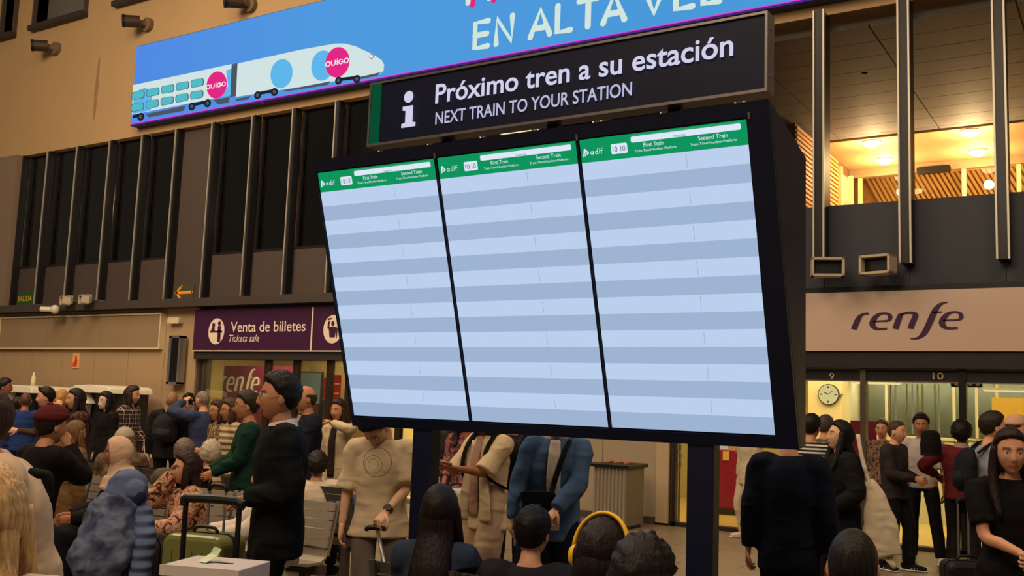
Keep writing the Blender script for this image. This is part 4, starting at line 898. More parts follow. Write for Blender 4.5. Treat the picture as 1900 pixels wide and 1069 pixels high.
def hairmat(col):
    k = ('hair', tuple(col))
    if k in _m2: return _m2[k]
    m = bpy.data.materials.new('surface_hair'); m.use_nodes = True; nt = m.node_tree; L = nt.links; p = nt.nodes['Principled BSDF']; p.inputs['Roughness'].default_value = .5; p.inputs['Specular IOR Level'].default_value = .2
    tc = nd(nt, 'ShaderNodeTexCoord'); mp = nd(nt, 'ShaderNodeMapping'); mp.inputs['Scale'].default_value = (55, 55, 5); L.new(tc.outputs['Object'], mp.inputs[0])
    nz = nd(nt, 'ShaderNodeTexNoise'); nz.inputs['Scale'].default_value = 1.6; nz.inputs['Detail'].default_value = 3; L.new(mp.outputs[0], nz.inputs['Vector'])
    c = lin(*col); r = ramp(nt, [(.3, tuple(x*.55 for x in c[:3])+(1,)), (.7, tuple(min(1, x*1.35) for x in c[:3])+(1,))], 'LINEAR'); L.new(nz.outputs['Fac'], r.inputs[0]); L.new(r.outputs[0], p.inputs['Base Color'])
    b = nd(nt, 'ShaderNodeBump'); b.inputs['Distance'].default_value = .01; b.inputs['Strength'].default_value = .6; L.new(nz.outputs['Fac'], b.inputs['Height']); L.new(b.outputs[0], p.inputs['Normal'])
    _m2[k] = m; return m
wr = bpy.data.textures.new('wrinkle', 'CLOUDS'); wr.noise_scale = .13; wr.noise_depth = 2
def remeshed(o, vox, disp=.0, smooth=6):
    md = o.modifiers.new('remesh', 'REMESH'); md.mode = 'VOXEL'; md.voxel_size = vox; md.use_smooth_shade = True
    sm = o.modifiers.new('smooth', 'SMOOTH'); sm.iterations = smooth; sm.factor = .5
    if disp:
        d = o.modifiers.new('folds', 'DISPLACE'); d.texture = wr; d.strength = disp; d.mid_level = .5; d.texture_coords = 'GLOBAL'
def ik(a, b, l1, l2, hint):
    d = b-a; L = d.length
    if L > (l1+l2)*.995: b = a+d.normalized()*(l1+l2)*.995; d = b-a; L = d.length
    c = (l1*l1+L*L-l2*l2)/(2*L); h = math.sqrt(max(0, l1*l1-c*c)); n = d.normalized(); q = V(hint)-n*V(hint).dot(n)
    if q.length < 1e-4: q = V((0, 1, 0))-n*n.y
    return a+n*c+q.normalized()*h, b
def hand(mb, w_, dr, pn, S, side, curl=.5, fine=True):
    dr = dr.normalized(); pn = (pn-dr*pn.dot(dr)).normalized(); ac = dr.cross(pn)*side       # ac: towards the thumb
    n = 8 if fine else 6
    mb.tube([w_-dr*.02*S, w_+dr*.02*S, w_+dr*.055*S, w_+dr*.095*S], [(.024*S, .019*S), (.032*S, .018*S), (.040*S, .016*S), (.038*S, .012*S)], n+2, 2, ref=ac)
    for k, (of, ln, r) in enumerate(((.029, .074, .0092), (.010, .082, .0095), (-.010, .076, .009), (-.029, .06, .008))):
        p = w_+dr*.088*S+ac*of*S; d = dr.copy(); pts = [p-dr*.02*S, p]; an = curl*(.75+.12*k)
        for j, q in enumerate((.45, .32, .23)):
            c_, s_ = math.cos(an*(1.15 if j else .9)), math.sin(an*(1.15 if j else .9)); nn = dr.cross(pn)
            d2 = d*c_+(nn.cross(d)*-1)*(-s_) if False else None
            # rotate d towards the palm normal in the dr/pn plane
            ang = math.atan2(d.dot(pn), d.dot(dr))+an*(1.15 if j else .9); d = dr*math.cos(ang)+pn*math.sin(ang)
            p = p+d*ln*q*S; pts.append(p)
        mb.tube(pts, [r*S*.9, r*S, r*S*.95, r*S*.88, r*S*.7], n-1, 1)
    p = w_+dr*.03*S+ac*.028*S
    d1 = (dr*.65+ac*.65+pn*.35).normalized(); d2 = (dr*.85+ac*.2+pn*(.25+.5*curl)).normalized()
    mb.tube([p-d1*.015*S, p+d1*.035*S, p+d1*.035*S+d2*.032*S, p+d1*.035*S+d2*.056*S], [.012*S, .0112*S, .0102*S, .0075*S], n-1, 1)

PEOPLE = {}
def person(lb, px, py, d, yaw=0, seated=False, fem=False, lean=0, slean=0, twist=0, hyaw=0, hpitch=0, skin='mid', fine=1, build=1.0, hair='short', haircol=(24, 18, 15), hairlen=.3,
           top=(60, 60, 60), topkind='plain', top2=None, sleeve=1.0, ease=.02, hem=.1, bottom=(40, 40, 44), botkind='plain', pease=.014, legtype='trousers', pantlen=1.0, shoe=(30, 28, 28), sole=None, rh=None, lh=None, rcurl=.5, lcurl=.5,
           rpalm=None, lpalm=None, relb=None, lelb=None, hat=None, hatcol=None, glasses=None, inner=None, S=None, collar=None, beard=None, group=None, feet=None, mask=None, open_front=None, extra=None, topname='top', knee=None, zoff=0, nosit=False, hemflare=0, outer=None):
    hp = atd(px, py, d)
    pelz = .52 if seated else .94
    # unit skeleton with S = 1, root frame: facing -Y, person's left is +X
    la = math.radians(lean); sl = math.radians(slean)
    def spine(lenu, P):
        return V((math.sin(sl), -math.sin(la)*math.cos(sl), math.cos(la)*math.cos(sl)))*lenu+P
    U = spine(1, V((0, 0, 0))); U.normalize(); F = V((0, -math.cos(la), -math.sin(la)))
    P = V((0, 0, pelz))
    unit_top = (P+U*.56).z+.103+.128*math.cos(math.radians(hpitch))
    if S is None: S = hp.z/unit_top
    S = max(.78, min(1.12, S))
    zo = hp.z-unit_top*S if seated or abs(hp.z-unit_top*S) > .01 else 0
    if not seated: zo = min(0, zo) if zo < 0 else zo
    zo += zoff
    HS = S*1.09
    P = V((0, 0, pelz*S+ (zo if (seated or zo < 0) else 0)))
    tw = math.radians(twist); Xs = V((math.cos(tw), math.sin(tw), 0)); Fs = V((math.sin(tw), -math.cos(tw), 0)); Fs = (Fs*math.cos(la)+V((0, 0, -math.sin(la)))).normalized()
    at = lambda h: P+U*(h*S)
    nb = at(.51); nt_ = at(.56)+Fs*.018*S
    Uh = (U*.35+V((0, 0, .65))).normalized() if hpitch == 0 or True else U
    hy = math.radians(hyaw)+tw; hpz = math.radians(hpitch)
    Fh = V((math.sin(hy), -math.cos(hy), 0)); Xh = V((math.cos(hy), math.sin(hy), 0)); 
    Fh2 = Fh*math.cos(hpz)-V((0, 0, 1))*math.sin(hpz); Uh = Fh*math.sin(hpz)+V((0, 0, 1))*math.cos(hpz)
    hc = nt_+(Uh*.100+Fh2*.022)*S
    # root placement so that the head sits where the photograph shows it
    cy_, sy_ = math.cos(yaw*math.pi/180), math.sin(yaw*math.pi/180)
    ox = hc.x*cy_-hc.y*sy_; oy = hc.x*sy_+hc.y*cy_
    t = thing('person', lb, 'person', (hp.x-ox, hp.y-oy, 0), group); t.rotation_euler.z = math.radians(yaw)
    def child(name, mb, mt, par=None, smooth=True, colors=False, fixn=False):
        me = mb.mesh(name, mt, None, smooth, colors); o = bpy.data.objects.new(name, me); COL.objects.link(o); o.parent = par or t; return o
    shw = (.158 if fem else .182)*S*build
    A = {}
    for sd in (1, -1):
        s_ = at(.445)+Xs*sd*shw; tgt = (lh if sd == 1 else rh); e_ = (lelb if sd == 1 else relb) or (sd*.5, .8, -.3)
        if tgt is None: tgt = V((sd*(shw/S+.06), -.03, pelz-.10)) if not seated else V((sd*.14, -.36, pelz+.14))
        b_ = V(tgt)*S
        if seated or zo < 0: b_.z += zo
        el, wr_ = ik(s_, b_, .285*S, .255*S, e_); A[sd] = (s_, el, wr_)
    Lg = {}
    for sd in (1, -1):
        h_ = P+V((sd*.092*S*build, 0, -.02*S))
        if seated:
            kk = V((sd*.14*S, -.44*S, P.z+.0)); an = V((sd*.13*S, -.44*S, .08)) if knee is None else V((sd*.13*S, knee*S, .08))
        else:
            fx, fy = (feet[0 if sd == 1 else 1] if feet else (sd*.11, 0)); an = V((fx*S, fy*S, .075*S)); kk, an = ik(h_, an, .435*S, .43*S, (0, -1, 0))
        Lg[sd] = (h_, kk, an)
    bw = build
    # body: one remeshed skin surface, then detailed head and hands joined to it
    sk = lin(*SKIN[skin]) if isinstance(skin, str) else lin(*skin)
    mb = MB(); R_ = lambda a, b: (a*S*bw, b*S*bw)
    mb.tube([at(-.09), at(0), at(.12), at(.30), at(.42), at(.49), nb, nt_, nt_+U*.04*S], [R_(.12, .09), R_(.155, .105), R_(.13, .09), R_(.15, .105), R_(.14, .09), R_(.085, .065), (.060*S, .062*S), (.052*S, .056*S), (.05*S, .055*S)], 16, 3, ref=Xs)
    for sd in (1, -1):
        s_, el, wr_ = A[sd]; h_, kk, an = Lg[sd]
        mb.tube([at(.42)+Xs*sd*.07*S, s_, s_.lerp(el, .5), el, el.lerp(wr_, .4), wr_], [.05*S, .052*S, .043*S, .037*S, .035*S, .024*S], 10, 3)
        mb.tube([h_+V((0, 0, .04)), h_.lerp(kk, .3), kk, kk.lerp(an, .35), an], [.085*S, .078*S, .052*S, .05*S, .034*S], 10, 3)
    o = child('body', mb, M_skin); vox = .012 if fine == 2 else (.018 if fine else .024)
    remeshed(o, vox, 0, 4); dg = bpy.context.evaluated_depsgraph_get(); dg.update()
    me0 = bpy.data.meshes.new_from_object(o.evaluated_get(dg)); o.modifiers.clear()
    nv = len(me0.vertices); co = np.empty(nv*3); me0.vertices.foreach_get('co', co); co = co.reshape(-1, 3)
    full = MB(); full.col = sk; full.add([tuple(c) for c in co], [tuple(p_.vertices) for p_ in me0.polygons]); bpy.data.meshes.remove(me0)
    N_, M__ = ((44, 52) if fine == 2 else (30, 36) if fine else (18, 22))
    dirs, FF = head_surface(N_, M__); hv = []; hcol = []
    def H3(x, f, z): return hc+Xh*x*HS+Fh2*f*HS+Uh*z*HS
    lip = tuple(a*b for a, b in zip(sk[:3], (.75, .45, .45)))+(1,); brow = tuple(.3*x for x in sk[:3])+(1,)
    if haircol[0] > 150: brow = tuple(.6*x for x in sk[:3])+(1,)
    for dx, df, dz in dirs:
        x, f, z = head_r(dx, df, dz, fem); hv.append(H3(x, f, z)); c = sk
        if df > .2:
            if abs(x) < .024 and -.082 < z < -.058: c = lip
            elif .012 < abs(x) < .050 and .015 < z < .027: c = brow
            elif beard and z < -.045 and not (abs(x) < .02 and -.08 < z < -.058): c = tuple(.6*a+.4*b for a, b in zip(sk, lin(*beard)))
            elif .018 < abs(x) < .046 and abs(z) < .008 and fine != 2: c = (.06, .04, .03, 1)
        hcol.append(c)
    k0 = len(full.v); full.add(hv, FF); full.c[k0:] = hcol
    for sd in (1, -1):
        full.ball(H3(sd*.074, -.008, -.008), (.009*HS, .019*HS, .032*HS), 10, (Xh, Fh2, Uh))
        if fine:
            full.col = (.75, .72, .68, 1); full.ball(H3(sd*.031, .0745, .0), .0125*S, 10, (Xh, Fh2, Uh)); full.col = (.03, .02, .015, 1); full.ball(H3(sd*.031, .0825, .0), .0062*S, 8); full.col = tuple(x*.8 for x in sk[:3])+(1,); full.ball(H3(sd*.031, .0765, .0085), (.0155*S, .012*S, .0055*S), 10, (Xh, Fh2, Uh)); full.col = sk
    HND = {}
    for sd in (1, -1):
        s_, el, wr_ = A[sd]; dr = (wr_-el).normalized(); pn = (lpalm if sd == 1 else rpalm); pn = V(pn) if pn else V((-sd, 0, -.2))
        if abs(dr.dot(pn.normalized())) > .93: pn = V((0, -1, 0)) if abs(dr.y) < .8 else V((0, 0, -1))
        hand(full, wr_, dr, pn, S, sd if True else 1, (lcurl if sd == 1 else rcurl), fine)
        pn2 = (pn-dr*pn.dot(dr)).normalized(); HND[sd] = (wr_+dr*.10*S+pn2*.03*S, dr, pn2)
    me = full.mesh('body', M_skin, None, True, True); old = o.data; o.data = me; bpy.data.meshes.remove(old)
    # --- clothing
    cv = .011 if fine == 2 else (.016 if fine else .022); dsp = .016 if fine else .010
    e = ease*.68; hemz = -hem
    mb = MB(); hipw = (.172 if fem else .162); ww = (.128 if fem else .148); cw = (.152 if fem else .172)
    def E(a, b): return ((a*bw+e)*S, (b*bw+e)*S)
    if seated: hemp = [at(-.08)+V((0, -.02, .0)), at(.0)]; hr = [E(hipw, .115), E(hipw, .118)]
    else: hemp = [at(hemz) if lean < 15 else P+V((0, -.0, hemz*S)), at(0)]; hr = [E(hipw+hemflare+.004, .112+hemflare*.7), E(hipw-.008, .11)]
    mb.tube(hemp+[at(.12), at(.30), at(.41), at(.475), at(.51)], hr+[E(ww, .10), E(cw, .118), E(cw-.02, .10), E(.098, .075), ((.066+e*.4)*S, (.064+e*.4)*S)], 18, 3, ref=Xs)
    for sd in (1, -1):
        s_, el, wr_ = A[sd]; al = [at(.42)+Xs*sd*.07*S, s_, s_.lerp(el, .5), el, el.lerp(wr_, .5), wr_]; rr = [(.056+e)*S, (.058+e)*S, (.047+e)*S, (.042+e*1.1)*S, (.038+e)*S, (.030+e*.8)*S]
        n_ = {1.0: 6, .75: 5, .5: 4, .35: 3, 0: 2}[sleeve]
        if sleeve == .35: al = al[:2]+[s_.lerp(el, .78)]; rr = rr[:2]+[(.052+e*1.2)*S]
        if sleeve == .5: al = al[:3]+[s_.lerp(el, 1.0)]; rr = rr[:3]+[(.052+e*1.3)*S]
        if sleeve in (1.0, .75): al = al[:n_]; rr = rr[:n_]
        if sleeve == 0: al = al[:2]; rr = rr[:2]
        mb.tube(al, [r*(bw**.5) for r in rr], 12, 3)
    tmt = cloth(top, topkind, top2)
    o = child(topname, mb, tmt); remeshed(o, cv, dsp, 5)
    if collar:
        c0 = at(.485)+Fs*.004; child('collar', MB().tube([at(.475), at(.505), at(.535)+Fs*.006*S], [((.088+e)*S, (.075+e)*S), ((.07+e*.6)*S, (.068+e*.6)*S), ((.064+e*.3)*S, (.064+e*.3)*S)], 18, 2, ref=Xs, cap=False), cloth(collar, 'plain'))
    if inner:                                                     # shirt front seen in the opening of a jacket
        pts = [at(.50)+Fs*(.062+e)*S, at(.40)+Fs*(.103+e)*S, at(.25)+Fs*(.127+e)*S*bw, at(.05)+Fs*(.118+e)*S*bw, at(max(-.12, hemz+.03))+Fs*(.118+e)*S*bw]
        child('shirt_front', MB().tube(pts, [(.035*S, .014*S), (.045*S, .014*S), (.05*S, .012*S), (.05*S, .012*S), (.05*S, .012*S)], 10, 3, ref=Xs), cloth(inner, 'plain'))
    if outer: outer(dict(at=at, Xs=Xs, Fs=Fs, S=S, child=child, A=A, e=e, H=HND, hc=hc, t=t, U=U, P=P, cloth=cloth))
    # --- legs
    pe = pease*.8; mb = MB(); 
    def Eb(a, b): return ((a*bw+pe)*S, (b*bw+pe)*S)
    mb.tube([P+V((0, 0, -.09*S)), P, at(.08)], [Eb(.15, .105), Eb(.155, .105), Eb(.135, .095)], 16, 3, ref=V((1, 0, 0)))
    if legtype == 'skirt':
        if seated: mb.tube([P, Lg[1][1].lerp(Lg[-1][1], .5), Lg[1][2].lerp(Lg[-1][2], .5)+V((0, -.02, .06))], [Eb(.17, .12), Eb(.2, .09), Eb(.2, .09)], 16, 4, ref=V((1, 0, 0)))
        else: mb.tube([P, P+V((0, 0, -.4*S)), V((0, .0, .12))], [Eb(.16, .12), Eb(.19, .15), Eb(.24, .19)], 18, 4, ref=V((1, 0, 0)))
    else:
        for sd in (1, -1):
            h_, kk, an = Lg[sd]; end = kk.lerp(an, pantlen*.97)
            mb.tube([h_+V((0, 0, .03)), h_.lerp(kk, .35), kk, kk.lerp(an, .4*pantlen), end], [(.064*bw+pe)*S, (.076*bw+pe)*S, (.060+pe*1.2)*S, (.056+pe*1.4)*S, (.048+pe*1.6)*S], 12, 3)
    o = child('trousers' if legtype != 'skirt' else 'skirt', mb, cloth(bottom, botkind)); remeshed(o, cv, dsp*.9, 5)
    for sd in (1, -1):
        h_, kk, an = Lg[sd]; a0 = V((an.x, an.y, 0)); tb = V((sd*.25, -1, 0)).normalized(); 
        sh = MB(); sh.tube([a0-tb*.075*S+V((0, 0, .04)), a0-tb*.05*S+V((0, 0, .05)), a0+V((0, 0, .058)), a0+tb*.09*S+V((0, 0, .04)), a0+tb*.17*S+V((0, 0, .032)), a0+tb*.2*S+V((0, 0, .03))], [(.025*S, .03), (.036*S, .042), (.04*S, .052), (.046*S, .034), (.042*S, .026), (.02*S, .018)], 12, 3, ref=V((-tb.y, tb.x, 0)))
        s1 = child('shoe', sh, cloth(shoe, 'plain'))
        so = MB(); so.tube([a0-tb*.085*S+V((0, 0, .011)), a0-tb*.04*S+V((0, 0, .011)), a0+tb*.1*S+V((0, 0, .011)), a0+tb*.21*S+V((0, 0, .011))], [(.03*S, .011), (.043*S, .011), (.05*S, .011), (.026*S, .01)], 10, 3, ref=V((-tb.y, tb.x, 0)))
        child('sole', so, cloth(sole or tuple(int(x*.6) for x in shoe), 'plain'), s1)
        if sole and fine:
            st = MB()
            for q in (.04, .07, .1): st.tube([a0+tb*q*S+V((-tb.y, tb.x, 0))*.043*S+V((0, 0, .03)), a0+tb*(q+.01)*S+V((0, 0, .076-q*.18)), a0+tb*q*S-V((-tb.y, tb.x, 0))*.043*S+V((0, 0, .03))], [.006]*3, 6, 3)
            child('shoe_stripe', st, cloth((225, 222, 215)), s1)
    # --- hair and headwear
    def shell(hfun, thick, rough=.0, infl=0, taper=False):
        vs = []
        for i, (dx, df, dz) in enumerate(dirs):
            x, f, z = head_r(dx, df*1.0, dz, fem)
            if df > 0: f = min(f, .094)
            m_ = hfun(dx, df, dz); k = max(0, min(1, m_/.16)); k = k*k*(3-2*k)
            th = (-.012+(thick+.012)*k+infl*k)
            if taper: th *= .35+.65*max(0, min(1, (dz+.1)/.6))
            if rough: th += rough*k*(math.sin(17*dx+5*dz)*math.sin(13*dz+9*df)+.6*math.sin(37*dx+29*df)*math.sin(31*dz))
            vs.append(H3(x+dx*th, f+df*th, z+dz*th))
        return MB().add(vs, FF)
    def line(pts, df):                       # piecewise hairline height over facing
        for (a, b), (c, d_) in zip(pts[:-1], pts[1:]):
            if df <= c: return b+(d_-b)*(df-a)/(c-a) if df >= a else b
        return pts[-1][1]
    HL = [(-1, -.62), (-.5, -.5), (-.1, -.12), (.15, .12), (.45, .42), (.8, .55), (1, .60)]
    hm = hairmat(haircol) if hair and hair != 'none' else None
    ho = None
    if hair in ('short', 'crop', 'curly', 'long', 'bob', 'bun', 'quiff', 'pony'):
        th = {'short': .018, 'crop': .007, 'curly': .036, 'long': .018, 'bob': .022, 'bun': .013, 'quiff': .020, 'pony': .014}[hair]
        rg = {'curly': .010, 'short': .0035, 'quiff': .004, 'long': .002, 'bob': .004}.get(hair, 0)
        lo = -.12 if hair in ('long', 'bob') else 0
        def hf(dx, df, dz):
            v = dz-line(HL, df)
            if hair in ('long', 'bob') and df < .45: v = max(v, dz+.9 if df < .25 else v)
            return v
        mb = shell(hf, th*(1.25 if hair in ('short', 'quiff') else 1), rg, taper=hair in ('short', 'quiff', 'crop'))
        if hair == 'quiff': mb.tube([H3(-.045, .05, .105), H3(0, .075, .118), H3(.045, .05, .105)], [.018*S, .022*S, .018*S], 10, 3)
        if hair == 'bun': mb.ball(H3(0, -.1, .05), .04*S, 12)
        if hair == 'pony': mb.tube([H3(0, -.09, .04), H3(0, -.15, .02), H3(0, -.17, -.08), H3(0, -.15, -.2)], [.025*S, .034*S, .034*S, .01*S], 10, 3)
        if hair in ('long', 'bob'):
            LN = hairlen if hair == 'long' else .10
            bk = at(.40)-Fs*(.12+e)*S*bw
            q = hc-Uh*.05*S-Fh2*.05*S
            e1 = V((hc.x, hc.y, hc.z))-Fh2*.07*S-V((0, 0, .12*S)); e2 = at(.36)-Fs*(.10+e)*S*bw if LN > .2 else hc-Fh2*.06*S-V((0, 0, .15*S)); e3 = e2-U*max(.05, LN-.2)*S if LN > .2 else e2-V((0, 0, .02))
            mb.tube([hc-Fh2*.02*S+Uh*.04*S, q, e1, e2, e3], [(.085*S, .085*S), (.088*S, .075*S), (.095*S, .06*S), (.11*S, .042*S), (.075*S, .016*S)], 16, 4, ref=Xh)
            for sd in (1, -1):
                a0 = H3(sd*.076, .012, .03); a1 = H3(sd*.088, .01, -.07); a2 = at(.44)+Xs*sd*.10*S+Fs*(.07+e)*S if LN > .2 else H3(sd*.08, .02, -.12); a3 = at(.30 if LN > .3 else .38)+Xs*sd*.09*S+Fs*(.125+e)*S*bw if LN > .2 else H3(sd*.075, .02, -.15)
                mb.tube([a0, a1, a2, a3], [(.022*S, .03*S), (.026*S, .036*S), (.034*S, .026*S), (.012*S, .01*S)], 10, 4)
        ho = child('hair', mb, hm)
    elif hair == 'balding':
        def hf(dx, df, dz): return min(dz-line(HL, df), .34-.5*max(0, df)-dz+.12)
        ho = child('hair', shell(hf, .008, .001), hm)
    elif hair == 'stubble':
        def hf(dx, df, dz): return dz-line(HL, df)
        ho = child('hair', shell(hf, .003), hm)
    if hat == 'hijab' or hat == 'hood':
        hcx = cloth(hatcol, 'quilt' if topkind == 'quilt' else 'plain'); op = 1.0
        def hf(dx, df, dz):
            if df <= 0: return 1
            x = .0735*dx; z = .118*dz; r_ = math.sqrt((x/(.052*op))**2+((z+.018)/(.088*op))**2); return (r_-1)*.8
        inf = .004 if hat == 'hijab' else .032
        mb = shell(hf, .012+inf, .002)
        mb.tube([hc-Uh*.02*S-Fh2*.02*S, nt_-Uh*.01*S, at(.47), at(.34)+Fs*.02*S], [(.085*S, .09*S), (.085*S, .085*S), ((.14+e)*S, (.105+e)*S), ((.17+e)*S, (.125+e)*S)], 16, 4, ref=Xh) if hat == 'hijab' else mb.tube([hc-Uh*.03*S-Fh2*.04*S, at(.52)-Fs*.03*S, at(.45)-Fs*.02*S], [(.09*S, .085*S), (.12*S, .09*S), ((.13+e)*S, (.10+e)*S)], 16, 4, ref=Xh)
        o2 = child('headscarf' if hat == 'hijab' else 'hood', mb, hcx)
    if hat in ('beanie', 'cap'):
        hcx = cloth(hatcol, 'plain')
        def hf(dx, df, dz): return dz-(.18 if df < .3 else .28)
        mb = shell(hf, .034 if hat == 'beanie' else .026)
        if hat == 'cap': mb.tube([H3(0, .06, .045), H3(0, .12, .045), H3(0, .165, .034)], [(.07*S, .012*S), (.068*S, .006*S), (.04*S, .004*S)], 14, 3, ref=Xh)
        else: mb.ball(H3(0, -.02, .145), (.03*S, .03*S, .015*S), 10)
        child(hat, mb, hcx)
    if glasses:
        mb = MB()
        for sd in (1, -1):
            mb.tube([H3(sd*.033+.021*math.cos(a*math.pi/6), .098, -.002+.018*math.sin(a*math.pi/6)) for a in range(13)], [.0016*S]*13, 5, 1, cap=False)
            mb.tube([H3(sd*.054, .097, .004), H3(sd*.074, .07, .004), H3(sd*.079, -.01, .0)], [.0016*S]*3, 5, 2)
        mb.tube([H3(-.012, .1, .0), H3(.012, .1, .0)], [.0016*S]*2, 5, 1)
        child('glasses', mb, glasses)
    if mask:
        def hf(dx, df, dz): 
            x = .0735*dx; z = .118*dz
            return (1-math.sqrt((x/.062)**2+((z+.065)/.05)**2))*.6 if df > 0 else -1
        child('face_mask', shell(hf, .012), cloth(mask))
    # world positions of the hands, for things they hold
    Mw = Matrix.Rotation(math.radians(yaw), 4, 'Z'); Mw.translation = t.location
    out = dict(root=t, S=S, L=(Mw @ HND[1][0], Mw.to_3x3() @ HND[1][1], Mw.to_3x3() @ HND[1][2]), R=(Mw @ HND[-1][0], Mw.to_3x3() @ HND[-1][1], Mw.to_3x3() @ HND[-1][2]), M=Mw, at=at, Xs=Xs, Fs=Fs, e=e, hc=hc, H3=H3, U=U, A=A)
    return out
M_gold = mat((190, 150, 90), .3, .8, bump=0); M_blackg = mat((20, 20, 20), .3, bump=0)
def phone(lb, hd, up=(0, 0, 1), col=(20, 20, 24)):
    p, dr, pn = hd; t = thing('mobile_phone', lb, 'phone', p); upv = V(up).normalized(); n_ = (V(pn)-upv*V(pn).dot(upv))
    n_ = n_.normalized() if n_.length > .1 else V((0, 1, 0)); a = upv.cross(n_)
    def bx(w_, h, k0, k1): q = [p+a*w_*s1+upv*h*s2-n_*k0 for s1, s2 in ((-1, -1), (1, -1), (1, 1), (-1, 1))]; return q, -n_*(k1-k0)
    obj('phone_body', MB().prism(*bx(.036, .075, -.004, .004)), mat(col, .3, bump=0), t, bevel=.002); obj('phone_screen', MB().prism(*bx(.033, .071, -.0048, -.004)), M_blackg, t); obj('camera_bump', MB().prism(*bx(.012, .012, .004, .006)), M_blackg, t)
    return t
def backpack(lb, q, col, s=1.0, z=.30, w_=.15, h=.22):
    """soft pack on the back of person q"""
    at, Fs, Xs, S, e, Mw = q['at'], q['Fs'], q['Xs'], q['S'], q['e'], q['M']
    c = at(z)-Fs*(.20+e)*S
    t = thing('backpack', lb, 'backpack', Mw @ c); t.rotation_euler.z = q['root'].rotation_euler.z; Ri = Matrix.Translation(c)
    def ch(nm, mb, mt): me = mb.mesh(nm, mt, c, True); o = bpy.data.objects.new(nm, me); COL.objects.link(o); o.parent = t; return o
    o = ch('pack_body', MB().tube([at(z-h*.9/1)-Fs*(.19+e)*S, at(z-h*.5)-Fs*(.20+e)*S, at(z+h*.3)-Fs*(.19+e)*S, at(z+h*.75)-Fs*(.16+e)*S], [(w_*.8, .06), (w_, .085), (w_*.95, .075), (w_*.5, .03)], 16, 4, ref=Xs), cloth(col))
    ch('front_pocket', MB().tube([at(z-h*.75)-Fs*(.265+e)*S, at(z-h*.1)-Fs*(.27+e)*S], [(w_*.6, .03), (w_*.55, .025)], 12, 2, ref=Xs), cloth(tuple(int(x*1.15) for x in col)))
    for sd in (1, -1):
        ch('strap', MB().tube([at(z+h*.6)-Fs*(.13+e)*S+Xs*sd*.09*S, at(.50)+Xs*sd*.12*S+U_(q)*(.015+e)*S, at(.40)+Fs*(.115+e)*S+Xs*sd*.12*S, at(.2)+Fs*(.12+e)*S+Xs*sd*.145*S, at(.10)-Fs*.02*S+Xs*sd*(.16+e)*S], [(.024, .008)]*5, 8, 4, ref=Xs), cloth(tuple(int(x*.8) for x in col)))
    return t
def U_(q): return q['U']
def yw(px, rel):
    d = ray(px, 760); return math.degrees(math.atan2(-d.x, d.y))+rel
def PR(lb, px, py, d, rel, **k): return person(lb, px, py, d, yaw=yw(px, rel), **k)
BLK = (24, 18, 15); DBR = (38, 26, 20); WHT = (205, 195, 180)

# ---- standing man in black sweater
q = PR('man in black sweater over white shirt holding the wide black suitcase handle', 520, 694, 5.55, -84, skin='mid', fine=2, hair='short', haircol=BLK, top=(17, 18, 21), hem=.20, ease=.034, build=1.12, bottom=(13, 14, 18), pease=.02,
       lh=(.12, -.18, 1.06), lcurl=1.25, lpalm=(0, 0, -1), lelb=(.6, .9, -.3), rh=(-.22, .03, .84), hpitch=-4, glasses=M_alu, collar=(225, 215, 205),
       outer=lambda c: c['child']('shirt_hem', MB().tube([c['at'](-.19), c['at'](-.235)], [(.168*c['S'], .130*c['S'])]*2, 18, 1, ref=c['Xs']), c['cloth']((220, 205, 185))))
# ---- green sweater man behind
q = PR('man in dark green sweater with glasses, looking left behind the black sweater man', 459, 727, 8.6, -86, skin='mid', fine=1, hair='short', haircol=(44, 38, 34), top=(18, 52, 40), hem=.14, ease=.03, build=1.1, bottom=(30, 30, 34), glasses=M_blackg, lh=(.08, -.30, 1.0), rh=(-.05, -.32, 1.02), lcurl=.9, rcurl=.8)
phone('black phone held low in both hands of the green sweater man', q['L'], (.0, 0, 1))
q = PR('balding man in open navy blazer over tan shirt, standing behind black sweater man', 568, 716, 9.8, -72, skin='mid', hair='balding', haircol=(50, 42, 36), top=(26, 30, 46), hem=.16, ease=.03, build=1.08, inner=(170, 140, 105), bottom=(30, 32, 44), lh=(.16, -.20, .88), lcurl=.8)
q = PR('woman in cream jacket and white trousers with hand raised to her mouth', 629, 742, 11.0, -35, fem=True, skin='mid', hair='bob', haircol=(50, 32, 26), top=(205, 186, 150), hem=.18, ease=.03, bottom=(200, 190, 175), inner=(50, 34, 34), lh=(.06, -.24, 1.46), lcurl=1, relb=(-1, .3, -.5), rh=(-.24, -.05, .86))
# ---- man in T-shirt
q = PR('man in beige printed T-shirt and grey trousers leaning on a silver suitcase pole', 700, 757, 6.4, -4, skin='pale', fine=2, hair='short', haircol=(22, 22, 30), top=(212, 190, 160), topkind='rings', hem=.15, hemflare=.03, ease=.034, sleeve=.5, build=1.05, bottom=(116, 104, 96), pease=.014,
       rh=(-.27, -.02, .80), lh=(.05, -.30, .985), lcurl=1.1, lpalm=(0, .2, -1), lelb=(1, .4, -.2), hpitch=58, hyaw=-34, beard=(30, 26, 26))
wt = q
p, dr, pn = q['L']
tw_ = thing('trolley_pole', 'silver suitcase pole with black grip under the hand of beige T-shirt man', 'handle', (h0.x, h0.y, .5))
obj('pole', MB().tube([V((h0.x, h0.y, .56)), V((p.x, p.y, p.z-.03))], [.013, .012], 10, 1), M_alu, tw_, smooth=True)
iv = (RW @ V((1, 0, 0))).normalized()
obj('grip', MB().tube([p-iv*.07+V((0, 0, -.03)), p-iv*.055+V((0, 0, -.01)), p+iv*.03-V((0, 0, .015)), p+iv*.045-V((0, 0, .03))], [.013, .016, .016, .011], 10, 3), M_black, tw_, smooth=True)
s_, el, wr_ = q['A'][1]; wd = (wr_-el).normalized(); wc = wr_-wd*.03
